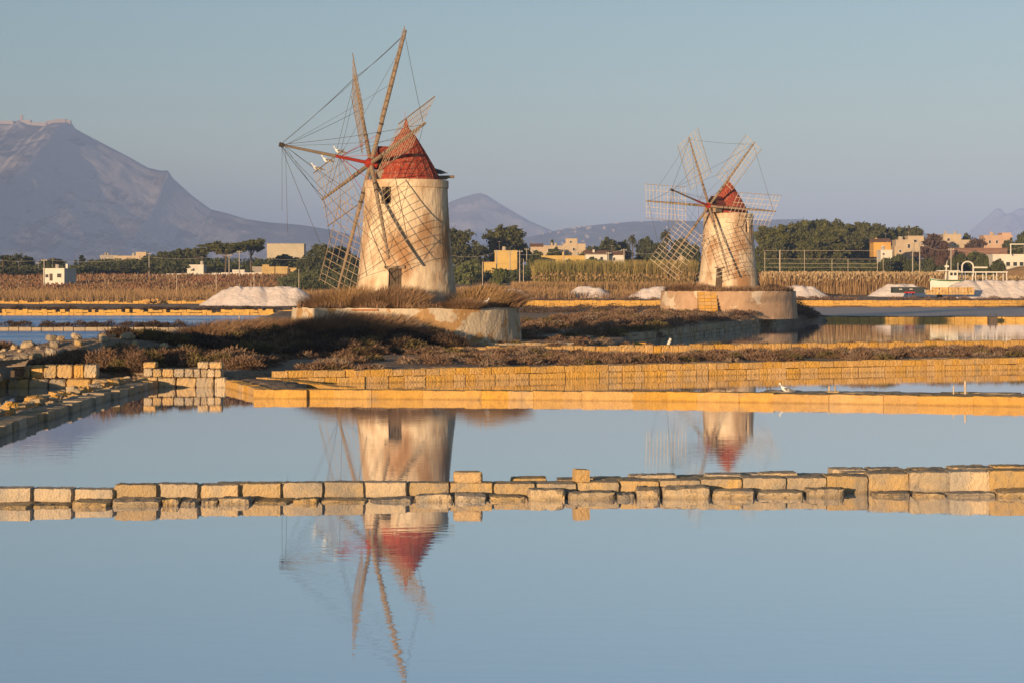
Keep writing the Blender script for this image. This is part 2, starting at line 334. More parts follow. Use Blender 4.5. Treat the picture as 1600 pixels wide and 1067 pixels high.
ridge('mountain', [(560,420),(600,372),(640,345),(680,324),(705,315),(722,309),(738,304),(750,302),(762,306),(775,315),(800,330),(830,347),(866,362),(900,385),(960,425)], 14500, 11800, 16500, MR, foot=.08, footD=12300, nx=240, ny=90, rough=.17, seed=5)
ridge('mountain', [(1420,440),(1490,385),(1520,358),(1540,340),(1556,327),(1563,326),(1572,335),(1580,333),(1590,327),(1604,325),(1640,318),(1700,330),(1850,350),(2000,420)], 21000, 18000, 23500, MR, foot=.08, footD=18500, nx=160, ny=50, rough=.07, seed=9)
hill_h = ridge('hill', [(520,420),(640,400),(760,380),(830,370),(880,358),(930,352),(985,347),(1040,345),(1100,346),(1180,344),(1250,343),(1330,352),(1420,362),(1500,372),(1600,378),(1800,390),(2000,420)], 11000, 6000, 12500, MR, foot=.2, footD=8000, nx=320, ny=80, rough=.14, seed=13)
#SECTION2
# ------------------------------------------------------------------ windmills
def windmill(center, z0, ztop, phi, tau, th0, ahead, hubz, Rs, Lb, door, window, label, side, seed):
    rnd = random.Random(seed); near_ = center[1] < 150; barr = .019 if near_ else .024; bark = 'wood_lattice' if near_ else 'wood_pale'
    cx, cy = center
    root = empty('windmill', (cx, cy, z0), label, 'windmill', 'old salt works windmills')
    Ht = ztop - z0
    n = 72
    def rad(z):
        t = z/Ht; return 2.96 - .62*t - .10*math.sin(math.pi*t)
    angs = sorted(set([round(2*math.pi*k/n, 4) for k in range(n)]))
    # azimuth a=0 faces the camera (-y), positive to the right
    ops = [door, window] + side                        # (az centre, half width m, z low, z high)
    zs = [0.0, .5, 1.0, 1.5, 2.0, 2.6, 3.2, 3.8, 4.4, 5.0, 5.6, 6.2, Ht-.42]
    edges = []
    for (a, hw, zl, zh) in ops:
        rr = rad((zl+zh)/2); edges.append((a-hw/rr, a+hw/rr, zl, zh)); zs += [zl, zh]
    zs = sorted(set(zs)); zs = [z for i, z in enumerate(zs) if i == 0 or z-zs[i-1] > .02]
    al = list(angs)
    for e in edges: al += [e[0] % (2*math.pi), e[1] % (2*math.pi)]
    al = sorted(al); al2 = [al[0]]
    keep = [e[k] % (2*math.pi) for e in edges for k in (0, 1)]
    for a in al[1:]:
        if a-al2[-1] < .02:
            if a in keep: al2[-1] = a
            continue
        al2.append(a)
    P = lambda a, z, d=0.0: Vector(((rad(z)-d)*math.sin(a), -(rad(z)-d)*math.cos(a), z))
    mb = MB(); na = len(al2); V = [P(a, z, .02*rnd.random()) for z in zs for a in al2]; Fc = []
    def inside(a, z):
        for (a0, a1, zl, zh) in edges:
            d = (a-(a0+a1)/2 + math.pi) % (2*math.pi) - math.pi
            if abs(d) < (a1-a0)/2 and zl < z < zh: return True
        return False
    for i in range(len(zs)-1):
        for k in range(na):
            a0, a1 = al2[k], al2[(k+1) % na]; am = a0 + ((a1-a0) % (2*math.pi))/2
            if inside(am, (zs[i]+zs[i+1])/2): continue
            Fc.append((i*na+k, i*na+(k+1) % na, (i+1)*na+(k+1) % na, (i+1)*na+k))
    mb.add(V, Fc)
    for (a0, a1, zl, zh) in edges:      # reveals
        dpt = .45
        A, B, C_, D_ = P(a0, zl), P(a1, zl), P(a1, zh), P(a0, zh)
        a, b, c, d = P(a0, zl, dpt), P(a1, zl, dpt), P(a1, zh, dpt), P(a0, zh, dpt)
        mb.add([A,B,C_,D_,a,b,c,d], [(0,1,5,4),(1,2,6,5),(2,3,7,6),(3,0,4,7)])
    mb.build('tower', M['plaster'], root, smooth=False)
    rim = MB(); rt = rad(Ht-.42)
    rim.lathe([(rt+.015, Ht-.45), (rt+.05, Ht-.42), (rt+.05, Ht-.03), (rt+.02, Ht), (rt-.5, Ht+.002)], 72); rim.build('rim', M['plaster'], root)
    # door leaf with planks, window void
    def leaf(name, e, depth, m, planks):
        a0, a1, zl, zh = e; p0, p1 = P(a0, zl, depth), P(a1, zl, depth); p0.z = p1.z = 0
        wv = p1-p0; L = wv.length; wv.normalize(); nv = Vector((wv.y, -wv.x, 0)); Mx = Matrix((wv, -nv, Vector((0,0,1)))).transposed()
        o = None
        b = MB(); b.box((p0+p1)/2 + Vector((0,0,(zl+zh)/2)), (L+.3, .05, zh-zl+.2), M=Mx); o = b.build(name, m, root)
        if planks:
            for j in range(planks):
                q = MB(); c = p0 + wv*(L*(j+.5)/planks) + nv*.045; q.box(c+Vector((0,0,(zl+zh)/2)), (L/planks-.02, .03, zh-zl-.03), M=Mx); q.build('plank', M['wood_dark'], o)
        return o
    dl = leaf('door', edges[0], .36, M['wood_dark'], 4)
    lb = MB(); p = P((edges[0][0]+edges[0][1])/2, door[3]+.08, -.005); lb.box(p, (door[1]*2+.35, .16, .15), rz=(edges[0][0]+edges[0][1])/2); lb.build('lintel', M['wood_grey'], root)
    for e in edges[1:]: leaf('window', e, .42, M['dark'], 0)
    # conical cap: boarded red cone
    cap = MB(); nb = 22; Rc = 1.88; Hc = 3.25
    prof = [(Rc, Ht+.03), (Rc-.06, Ht+.28), (1.52, Ht+.9), (1.02, Ht+1.75), (.55, Ht+2.5), (.2, Ht+2.95), (.1, Ht+3.05)]
    cap.lathe(prof, nb); cp = cap.build('cap', M['red_cap'], root)
    for k in range(nb):       # raised seams between the boards
        a = 2*math.pi*(k)/nb
        q = MB()
        for (r0, z_0), (r1, z_1) in zip(prof[:-2], prof[1:-1]):
            q.tube((r0*math.cos(a), r0*math.sin(a), z_0), (r1*math.cos(a), r1*math.sin(a), z_1), .022, .02, 4)
        q.build('seam', M['red_cap'], cp)
    for zz in (.32, .95):
        q = MB(); r_ = np.interp(zz, [.03,.28,.9,1.75], [Rc, Rc-.06, 1.52, 1.02])+.012
        pts = [Vector((r_*math.cos(2*math.pi*j/40), r_*math.sin(2*math.pi*j/40), Ht+zz)) for j in range(41)]
        for j in range(40): q.tube(pts[j], pts[j+1], .014, None, 4)
        q.build('hoop', M['rope'], cp)
    fin = MB(); fin.lathe([(.13, Ht+3.0), (.15, Ht+3.1), (.09, Ht+3.35), (.02, Ht+3.55)], 10); fin.tube((-.06, 0, Ht+3.3), (-.06, 0, Ht+3.95), .012, None, 4); fin.build('finial', M['red_iron'], root)
    # rotor frame
    a = Vector((-math.sin(phi)*math.cos(tau), -math.cos(phi)*math.cos(tau), math.sin(tau)))
    u = Vector((math.cos(phi), -math.sin(phi), 0)); v = Vector((math.sin(phi)*math.sin(tau), math.cos(phi)*math.sin(tau), math.cos(tau)))
    ah = Vector((a.x, a.y, 0)).normalized()
    hub = ah*ahead + Vector((0, 0, hubz-z0))
    # hood over the windshaft
    side_v = Vector((-ah.y, ah.x, 0)); Mh = Matrix((ah, side_v, Vector((0,0,1)))).transposed()
    hz = hub.z; x0, x1, hw = .5, ahead-.42, .62
    pr = [(-hw, Ht+.62), (hw, Ht+.62), (hw, hz+.25), (0, hz+.98), (-hw, hz+.25)]
    q = MB(); Vh = [ah*x0+side_v*s+Vector((0,0,z)) for s, z in pr] + [ah*x1+side_v*s+Vector((0,0,z)) for s, z in pr]
    q.add(Vh, [(1,2,7,6),(2,3,8,7),(3,4,9,8),(4,0,5,9),(0,1,6,5),(0,4,3,2,1)]); q.build('hood', M['red_cap'], root)
    q = MB(); q.add([ah*(x1-.12)+side_v*s*.92+Vector((0,0,z)) for s, z in pr], [(0,1,2,3,4)]); q.build('hood_opening', M['dark'], root)
    for s in (-.45, .45):
        q = MB(); q.box(ah*(ahead-.75)+side_v*s+Vector((0,0,Ht+.3)), (1.1, .34, .52), M=Mh); q.build('bearing_stone', M['stone_grey'], root)
    q = MB(); q.tube(hub-a*(ahead+.2), hub+a*.1, .19, .17, 10); q.build('windshaft', M['wood_grey'], root)
    q = MB(); q.tube(hub-a*.30, hub+a*.22, .30, .27, 12); q.tube(hub+a*.2, hub+a*.34, .2, .16, 10); q.build('hub', M['red_iron'], root)
    b0 = hub+a*.2; tip = hub+a*Lb
    q = MB(); q.tube(b0, hub+a*Lb*.42, .10, .085, 8); bs = q.build('bowsprit', M['red_iron'] , root)
    q = MB(); q.tube(hub+a*Lb*.40, tip, .095, .06, 8); q.build('pole', M['wood_grey'], bs)
    q = MB(); q.tube(tip-a*.2, tip+a*.05, .12, .13, 8); q.build('ferrule', M['rope'], bs)
    # tail beam on the other side
    tb = -ah
    q = MB(); q.tube(tb*1.4+Vector((0,0,Ht+.22)), tb*2.95+Vector((0,0,Ht+.30)), .10, .08, 8); q.box(tb*2.0+Vector((0,0,Ht+.16)), (.9, .5, .07), M=Mh); q.build('tail_beam', M['wood_grey'], root)
    beta = R(-20); tips = []; rng_in, rng_out = .36, 1.0
    for s in range(6):
        th = th0 + s*R(60)
        sv = math.cos(th)*u + math.sin(th)*v; tv = -math.sin(th)*u + math.cos(th)*v
        cv = math.cos(beta)*tv + math.sin(beta)*a
        nv = sv.cross(cv)
        L = Rs*(1+rnd.uniform(-.02, .02))
        q = MB(); q.tube(hub+sv*.12, hub+sv*L*.55, .125, .105, 8); q.tube(hub+sv*L*.55, hub+sv*L, .105, .065, 8)
        sail = q.build('sail', M['wood_grey'], root)
        for f in (.23, .3):
            q = MB(); q.tube(hub+sv*L*f-sv*.05, hub+sv*L*f+sv*.05, .135, None, 8); q.build('iron_band', M['rope'], sail)
        hw = 1.66; cross = 12
        Nv = nv*.10
        for j in range(cross):
            f = rng_in + (rng_out-.012-rng_in)*j/(cross-1)
            k0, k1 = 1.0, 1.0
            if rnd.random() < .12 and 0 < j < cross-1: (k0, k1) = rnd.choice([(.45, 1), (1, .4)])
            c = hub+sv*L*f+Nv; q = MB()
            q.tube(c-cv*hw*k0+sv*rnd.uniform(-.04,.04), c+cv*hw*k1+sv*rnd.uniform(-.04,.04), barr, None, 4); q.build('lattice_bar', M[bark], sail)
        for o_ in (-1, -.66, -.33, .33, .66, 1):
            f0, f1 = rng_in-.01, rng_out+.005
            if abs(o_) < .9 and rnd.random() < .15: f1 = rnd.uniform(.7, .95)
            q = MB(); c = hub+cv*hw*o_+Nv*1.35
            q.tube(c+sv*L*f0, c+sv*L*f1, .03 if abs(o_) == 1 else barr*.85, None, 4); q.build('lattice_bar', M[bark] if abs(o_) < 1 else M['wood_grey'], sail)
        tips.append(hub+sv*L*.97)
        # red iron stays from the bowsprit root
        q = MB(); q.tube(hub+a*1.9, hub+sv*1.7, .016, None, 4); q.build('stay', M['red_iron'], root)
    def rope(p, q_, sag, r=.014):
        m_ = MB(); pts = [p.lerp(q_, t/8)+Vector((0,0,-sag*4*(t/8)*(1-t/8))) for t in range(9)]
        for i in range(8): m_.tube(pts[i], pts[i+1], r, None, 4)
        m_.build('rope', M['rope'], root)
    for s in range(6):
        rope(tip, tips[s], .10); rope(tips[s], tips[(s+1) % 6], .12); rope(tip-a*.25, hub.lerp(tips[s], .62), .06, .011); rope(hub+a*1.9, hub.lerp(tips[s], .9), .03, .010)
    for k in range(2):
        p = tip-a*(.1+.2*k); rope(p, p+Vector((.12*k, 0, -3.6-1.2*k)), 0, .011)
    return root, hub + Vector((cx, cy, z0)), a, u, v
Z1, Z2 = 2.6, 3.3
mill1, hub1, a1, u1, v1 = windmill(MILL1, Z1, 9.74, R(65.5), R(9.6), R(13.4), 2.12, 10.68, 7.6, 5.4,
    (R(-10.5), .40, .42, 2.15), (R(-25), .30, 5.75, 6.7), 'nearer larger windmill with red cone cap, its sails reaching the top of the picture', [], 3)
mill2, hub2, a2, u2, v2 = windmill(MILL2, Z2, 10.7, R(37.6), R(11.4), R(-5.4), 3.45, 11.32, 7.4, 6.6,
    (R(-24), .32, .05, 2.15), (R(42), .22, 5.6, 6.7), 'farther smaller windmill with red cone cap on the right, beyond the channel', [(R(62), .18, 5.3, 6.3)], 8)

# round platforms under the mills
def platform(center, z_bot, z_top, rad_, m, label):
    root = empty('mill_platform', (center[0], center[1], z_bot), label, 'platform')
    h = z_top - z_bot; n = 96
    rr = random.Random(int(center[0]*10))
    V = []; Fc = []
    lev = [0, h*.3, h*.6, h*.9, h]
    for i, z in enumerate(lev):
        for k in range(n):
            a = 2*math.pi*k/n; r = rad_ + .18*(1-z/h) + rr.uniform(-.03, .03); V.append((r*math.cos(a), r*math.sin(a), z + (rr.uniform(-.05, .02) if i == 4 else 0)))
    for i in range(len(lev)-1):
        for k in range(n): Fc.append((i*n+k, i*n+(k+1) % n, (i+1)*n+(k+1) % n, (i+1)*n+k))
    q = MB(); q.add(V, Fc); q.build('wall', m, root)
    V = []; Fc = []
    rings = [rad_-.02, rad_-.35, rad_-.4, 4.4, 3.2, 0.01]; zz = [h-.0, h-.02, h-.08, h+.05, h+.22, h+.3]
    for r, z in zip(rings, zz):
        for k in range(n):
            a = 2*math.pi*k/n; V.append((r*math.cos(a), r*math.sin(a), z + rr.uniform(-.03, .03)))
    for i in range(len(rings)-1):
        for k in range(n): Fc.append((i*n+k, i*n+(k+1) % n, (i+1)*n+(k+1) % n, (i+1)*n+k))
    q = MB(); q.add(V, Fc); q.build('earth_top', M['soil'], root)
    return root
plat1 = platform(MILL1, .3, Z1, 6.4, M['plaster_patchy'], 'round cream plastered platform with orange bare patches under the nearer windmill')
plat2 = platform(MILL2, .7, Z2, 6.4, M['plaster_pink'], 'round pinkish plastered platform with a block stair under the farther windmill')
# brick courses showing at the left of platform 1
for zc, l_, az in ((2.2, 1.5, -17), (1.83, 1.4, -20)):
    q = MB(); a_ = R(az); q.box((6.47*math.sin(a_), -6.47*math.cos(a_), zc), (l_, .14, .08), rz=a_)
    o = q.build('brick_course', mat('brick_course', (.42,.16,.07), (.34,.13,.06), scale=4), plat1)
# drain opening and stair
aS = R(-24)
for i in range(8):
    hS = 2.5; z_ = .05 + i*hS/8; dep = 1.9*(1-i/8.5)
    for j in range(3):
        q = MB(); wS = 1.75/3
        q.box((6.4*math.sin(aS) + (j-1)*wS, -6.4*math.cos(aS) - dep/2 + .15, z_+hS/16), (wS-.02, dep+.3, hS/8-.02)); q.build('step', M['tuff_yellow'], plat2)

# ------------------------------------------------------------------ block walls
def block_mesh(name, m, seed, seg=(4,2,2), amp=.03, rnd_=.10):
    r = np.random.default_rng(seed); nx, ny, nz = seg
    V = {}; Fc = []; pts = []
    def vid(i, j, k):
        if (i, j, k) not in V:
            V[(i, j, k)] = len(pts); p = np.array([i/nx-.5, j/ny-.5, k/nz-.5])
            e = sum(abs(abs(t)-.5) < 1e-6 for t in p)
            if e >= 2: p = p*(1-rnd_*(.5 if e == 2 else .75)*r.uniform(.5, 1.2))
            pts.append(p + r.uniform(-amp, amp, 3)*np.array([.6, 1, 1]))
        return V[(i, j, k)]
    for i in range(nx):
        for j in range(ny):
            Fc += [(vid(i,j,0),vid(i,j+1,0),vid(i+1,j+1,0),vid(i+1,j,0)), (vid(i,j,nz),vid(i+1,j,nz),vid(i+1,j+1,nz),vid(i,j+1,nz))]
    for i in range(nx):
        for k in range(nz):
            Fc += [(vid(i,0,k),vid(i+1,0,k),vid(i+1,0,k+1),vid(i,0,k+1)), (vid(i,ny,k),vid(i,ny,k+1),vid(i+1,ny,k+1),vid(i+1,ny,k))]
    for j in range(ny):
        for k in range(nz):
            Fc += [(vid(0,j,k),vid(0,j,k+1),vid(0,j+1,k+1),vid(0,j+1,k)), (vid(nx,j,k),vid(nx,j+1,k),vid(nx,j+1,k+1),vid(nx,j,k+1))]
    return mesh_np(name, pts, Fc, m)
VAR = {}
def variants(mk, n=6, fine=False):
    key = (mk, fine)
    if fine == 'tight' and key not in VAR: VAR[key] = [block_mesh('course_'+mk, M[mk], 9000+i, (6,3,4), .024, .05) for i in range(9)]
    if fine == 'crisp' and key not in VAR: VAR[key] = [block_mesh('ashlar_'+mk, M[mk], 8000+i, (10,5,6), .018, .085) for i in range(9)]
    if fine == 'round' and key not in VAR: VAR[key] = [block_mesh('stone_'+mk, M[mk], 7000+i, (7,4,4), .05, .20) for i in range(8)]
    if key not in VAR:
        VAR[key] = [block_mesh('block_'+mk, M[mk], 100*len(VAR)+i, (8,4,5) if fine else (2,1,2), .034 if fine else .03, .17 if fine else .07) for i in range(n)]
    return VAR[key]
def put_block(parent, c, d, rz, mk, fine=False, tilt=0.0, name='block'):
    o = link(name, random.choice(variants(mk, fine=fine)), parent)
    o.location = Vector(c) - parent.location; o.scale = d; o.rotation_euler = (random.uniform(-1,1)*tilt, random.uniform(-1,1)*tilt, rz + random.uniform(-1,1)*tilt)
    return o
def along(pts, s):
    for (a, b) in zip(pts[:-1], pts[1:]):
        L = math.hypot(b[0]-a[0], b[1]-a[1])
        if s <= L: return (a[0]+(b[0]-a[0])*s/L, a[1]+(b[1]-a[1])*s/L, math.atan2(b[1]-a[1], b[0]-a[0]))
        s -= L
    return (pts[-1][0], pts[-1][1], math.atan2(pts[-1][1]-pts[-2][1], pts[-1][0]-pts[-2][0]))
def wall(name, label, pts, courses, blen, thick, mk, tilt=.02, gap=.015, jz=.02, skip=0.0, lenj=.25, fine=False, joined=None, mkalt=None):
    """pts: front line on the water; courses: (z0, z1, setback)"""
    tot = sum(math.hypot(b[0]-a[0], b[1]-a[1]) for a, b in zip(pts[:-1], pts[1:]))
    root = None; mb = MB()
    if not joined: root = empty(name, (pts[0][0], pts[0][1], 0), label, 'wall')
    for ci, (z0, z1, sb) in enumerate(courses):
        s = -random.random()*blen*.5
        while s < tot:
            L = blen*random.uniform(1-lenj, 1+lenj); x, y, rz = along(pts, max(0, min(tot, s+L/2)))
            nrm = (-math.sin(rz), math.cos(rz)); t = thick*random.uniform(.92, 1.05)
            zz1 = z1 + random.uniform(-jz, jz)
            if random.random() >= skip or ci == 0:
                c = (x + nrm[0]*(t/2+sb+random.uniform(-.03,.03)), y + nrm[1]*(t/2+sb+random.uniform(-.03,.03)), (z0+zz1)/2)
                if joined: mb.box(c, (L-gap*2, t, zz1-z0), rz=rz + random.uniform(-tilt, tilt))
                else: put_block(root, c, (L-gap, t, zz1-z0), rz, (mkalt if mkalt and random.random() < .3 else mk), fine, tilt)
            s += L
    if joined:
        o = mb.build(name, M[mk]); tag(o, label, 'wall'); return o
    return root
# nearest wall, block by block as in the photo
near = empty('stone_wall', (0, 35.6, 0), 'nearest low wall of large weathered tuff blocks crossing the whole foreground water', 'wall')
bx = [-80,-17,47,112,177,243,308,372,438,503,568,635,702,769,836,901,967,1030,1095,1160,1228,1292,1357,1421,1484,1547,1612,1676,1740]
tops = [760,760,761,762,755,754,755,753,752,751,751,752,752,753,753,751,749,748,746,744,744,741,737,735,734,733,731,730]
base_px = lambda x: float(np.interp(x, [-80,0,200,400,650,1000,1400,1600,1740], [795.5,794,791,787,784,779.5,776,777,777]))
for i in range(len(bx)-1):
    xm = (bx[i]+bx[i+1])/2; D = 12160/(base_px(xm)-HY) + float(np.interp(xm, [0,650,1500], [.55,.72,.72]))
    p0, p1 = at(bx[i], 790, D), at(bx[i+1], 790, D)
    zt = CH - (tops[i]+2-HY)*D/F; t = random.uniform(.36, .44) if i < 13 else random.uniform(.5,.62)
    c = ((p0.x+p1.x)/2, D + t/2 + random.uniform(-.02, .03), (zt-.18)/2)
    put_block(near, c, (p1.x-p0.x+.012, t, zt+.18), random.uniform(-.02,.04), 'tuff_near', 'crisp', .012)
    # back row
    n2 = 1 if i < 13 else 2
    for r_ in range(n2):
        if i < 13 and random.random() < .75: continue
        zb = zt + (random.uniform(-.10, -.01) if i < 14 else random.uniform(-.06, .05))
        put_block(near, (c[0]+random.uniform(.1,.4), c[1]+t*.5+.30+.58*r_, (zb-.18)/2), ((p1.x-p0.x)*random.uniform(.9,1.0)-.03, .54, zb+.18), .04, 'tuff_near', 'crisp', .02)
# footing stones at the waterline in front of the nearest wall
x = -30.0
while x < 1640:
    wpx = random.choice([28, 40, 52, 60, 68, 76]); D = 12160/(base_px(x+wpx/2)-HY) - .02
    hgt = random.uniform(.04, .11)
    if 820 < x < 1330: hgt = random.uniform(.08, .20)
    if not (1325 < x+wpx/2 < 1385):
        p0, p1 = at(x, 790, D), at(x+wpx, 790, D)
        put_block(near, ((p0.x+p1.x)/2, D + .34, hgt/2-.08), (p1.x-p0.x-.01, random.uniform(.58,.72), hgt+.16), random.uniform(-.05,.08), 'tuff_near', 'round', .05, 'footing_stone')
    x += wpx + 2
o = link('loose_block', block_mesh('loose_block', M['tuff_orange'], 901, (8,4,5), .015, .24)); D = 35.9
D = 12160/(base_px(731)-HY)+.95; p = at(731, 744, D); o.location = (p.x, D, CH-(754-HY)*(D-.2)/F+.09); o.scale = (.52, .38, .21); o.rotation_euler = (0, 0, .1); tag(o, 'rounded orange tuff block lying on the nearest wall below the windmill reflection', 'stone block')
o = link('loose_block', block_mesh('loose_block', M['tuff_orange'], 902, (4,4,5), .02, .10))
D = 12160/(base_px(908)-HY)+.98; p = at(908, 740, D); o.location = (p.x, D, CH-(753-HY)*(D-.2)/F+.105); o.scale = (.27, .27, .235); o.rotation_euler = (0, .07, .25); tag(o, 'small upright orange tuff stub standing on the nearest wall', 'stone block')
# second wall (bright, low) and third wall (two courses)
wall2 = wall('stone_wall', 'second bright yellow low wall of long tuff blocks across the middle of the water', [(-7.3,69.6),(5,67.9),(16.4,64.7),(24,62.4)], [(-.25,.30,0)], 1.25, .75, 'tuff_yellow', .004, -.05, .012, lenj=.6, fine='tight')
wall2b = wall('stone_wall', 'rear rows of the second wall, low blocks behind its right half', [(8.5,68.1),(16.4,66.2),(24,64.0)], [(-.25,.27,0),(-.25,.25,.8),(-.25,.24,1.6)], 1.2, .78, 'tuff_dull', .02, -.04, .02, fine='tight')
wall3 = wall('stone_wall', 'two course yellow tuff retaining wall below the brown shrub bank', [(-9.0,79.4),(-6,80.4),(11.1,88.6),(23.5,93.8),(40,100.5)], [(-.25,.25,0),(.25,.52,.04)], .52, .6, 'tuff_yellow', .025, -.005, .02, lenj=.4, fine='crisp')
low1 = wall('stone_wall', 'low diagonal stone kerb joining the two course wall to the bright low wall', [(-5.4,71.2),(-9.3,79.2)], [(-.25,.30,0)], .85, .5, 'tuff_yellow', .02, -.03, fine='tight')
apron = wall('stone_wall', 'short ramp edge of tuff blocks beside the small stone pier', [(-10.7,76.6),(-9.4,72.6),(-8.5,69.5),(-7.35,69.4)], [(-.25,.29,0)], .9, .5, 'tuff_yellow', .015, -.03, fine='tight')
pier = empty('stone_pier', (-12.4, 77, 0), 'small stone pier of stacked tuff blocks at the left corner of the middle pond', 'pier')
for (z0, z1, xs, sb) in ((-.25,.37,(-14.1,-13.35,-12.65,-11.9,-11.2,-10.75), 0), (.37,.69,(-13.9,-13.55,-13.2,-12.75,-12.35,-12.0,-11.75,-11.5,-11.2,-10.95), .12), (.69,.93,(-13.95,-13.45), .3), (.69,.95,(-11.9,-11.45,-10.95), .25)):
    for xa, xb in zip(xs[:-1], xs[1:]):
        put_block(pier, ((xa+xb)/2, 77.05+sb+.35, (z0+z1)/2+random.uniform(-.01,.02)), (xb-xa-.02, .7, z1-z0-.01), random.uniform(-.03,.03), random.choice(['tuff_near','tuff_orange','tuff_near']), True, .02)
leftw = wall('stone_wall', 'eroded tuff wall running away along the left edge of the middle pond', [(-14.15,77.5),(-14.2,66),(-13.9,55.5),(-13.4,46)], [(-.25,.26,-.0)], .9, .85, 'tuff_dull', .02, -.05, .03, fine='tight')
for k in range(130):
    y_ = random.uniform(46,77); x_ = float(np.interp(y_, [46,55.5,66,77.5], [-13.4,-13.9,-14.2,-14.15])) - abs(random.gauss(0,.3)) - .12; s_ = random.uniform(.14,.42)
    put_block(leftw, (x_, y_, .27+s_*.12), (s_, s_*.9, s_*random.uniform(.35,.6)), random.uniform(0,3), random.choice(['tuff_dull','tuff_yellow']), 'round', .25, 'rubble_stone')
dam = empty('stone_wall', (-17, 77, 0), 'short block dam beside the plank bridge at the left edge', 'wall')
for (z0, z1, xs, sb) in ((-.25,.33,(-20.2,-18.9,-18.1,-17.35,-16.7,-15.75,-14.7), 0), (.33,.84,(-18.7,-18.1,-17.6,-17.1,-16.5,-16.1,-15.6), .3)):
    for xa, xb in zip(xs[:-1], xs[1:]):
        put_block(dam, ((xa+xb)/2, 76.6+sb+.35, (z0+z1)/2+random.uniform(-.02,.03)), (xb-xa-.02, .7, z1-z0-.01), random.uniform(-.05,.05), random.choice(['tuff_near','tuff_orange']), True, .03)
br = empty('plank_bridge', (-19.4, 76.2, .7), 'weathered plank footbridge over the sluice at the left edge', 'bridge', rz=.0)
for j in range(6):
    q = MB(); q.box((0, -.55+j*.24, .10+j*.035), (2.7, .21, .05)); o = q.build('plank', M['wood_grey'], br); o.rotation_euler = (.0, -.06, .12)
for s in (-1.0, 1.0):
    q = MB(); q.box((s, 0, -.12), (.14, 1.5, .24)); q.build('beam', M['wood_dark'], br)
q = MB(); q.box((-.2, -.75, -.25), (1.6, .35, .28)); q.build('block', M['tuff_near'], br)
# walls further off
wall('stone_wall', 'short yellow retaining wall at the mouth of the channel right of the near platform', [(-.8,127.2),(7.4,125.6)], [(-.3,.36,0)], 1.5, .6, 'tuff_yellow', .01)
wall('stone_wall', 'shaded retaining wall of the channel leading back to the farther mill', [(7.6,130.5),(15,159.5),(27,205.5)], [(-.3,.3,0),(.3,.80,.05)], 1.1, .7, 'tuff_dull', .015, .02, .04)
wall('stone_wall', 'broken row of yellow blocks showing through the shrubs on the bank', [(-4.5,104.0),(3,106.5),(14,110.5),(30,117),(44,123)], [(.2,.70,0)], .62, .5, 'tuff_yellow', .03, 0, .04, fine=True)
wall('stone_wall', 'row of pale blocks along the foot of the near platform', [(-1.5,108.3),(3.2,110.2)], [(.3,.78,0)], .5, .5, 'tuff_near', .03)
wall('stone_wall', 'low yellow wall along the far side of the back pond at right', [(34,222),(60,221.5),(110,221)], [(-.3,.42,0)], 1.0, .8, 'tuff_far', .01, .02, .03, joined=True)
wall('stone_wall', 'long bright yellow far bank wall in front of the salt heaps', [(1.5,319),(40,319.5),(120,319)], [(.0,.55,-.8),(.5,1.0,-.1),(1.0,1.52,.1)], .75, 1.2, 'tuff_far', .02, .015, .05, joined=True)
wall('stone_wall', 'yellow low far wall behind the second mill platform between salt heaps', [(28,342),(50,343)], [(1.6,2.35,0)], .8, .8, 'tuff_far', .02, .02, .05, joined=True)
wall('stone_wall', 'far yellow ragged wall along the back of the left blue pond', [(-95,266),(-60,265),(-24,264)], [(-.3,.36,0),(.36,.70,.1)], .55, .8, 'tuff_far', .10, .005, .10, skip=.06, joined=True)
wall('stone_wall', 'thin stone causeway wall between the two blue ponds at left', [(-62,174),(-26,173)], [(-.3,.30,0)], .9, 1.4, 'tuff_dull', .02, .03, .03, joined=True)
wall('stone_wall', 'low crumbling yellow wall at the edge of the left dry grass', [(-110,333),(-60,333),(-31,332)], [(.5,1.25,0)], .8, 1.0, 'tuff_far', .12, .01, .2, skip=.15, joined=True)
# ------------------------------------------------------------------ vegetation made of blades and twigs (numpy, one mesh each)
def blades(P, H, Wd, lean, seed, bend=.35, taper=.25):
    """P (n,3) roots, H heights, Wd widths, lean (n,2) horizontal tip offset; returns verts/quads (two quads per blade)"""
    r = np.random.default_rng(seed); n = len(P)
    ang = r.uniform(0, math.pi, n); wx = np.cos(ang)*Wd/2; wy = np.sin(ang)*Wd/2
    mid = P + np.stack([lean[:,0]*bend, lean[:,1]*bend, H*.55], -1); top = P + np.stack([lean[:,0], lean[:,1], H], -1)
    wv = np.stack([wx, wy, np.zeros(n)], -1)
    V = np.stack([P-wv, P+wv, mid-wv*.85, mid+wv*.85, top-wv*taper, top+wv*taper], 1).reshape(-1, 3)
    b = np.arange(n)*6
    Q = np.concatenate([np.stack([b, b+1, b+3, b+2], -1), np.stack([b+2, b+3, b+5, b+4], -1)])
    return V, Q
def stuff(name, VQ, m, label=None):
    V = []; Q = []; k = 0
    for v, q in VQ: V.append(v); Q.append(q+k); k += len(v)
    o = link(name, mesh_np(name, np.concatenate(V), np.concatenate(Q), m)); o['kind'] = 'stuff'
    if label: o['label'] = label
    return o
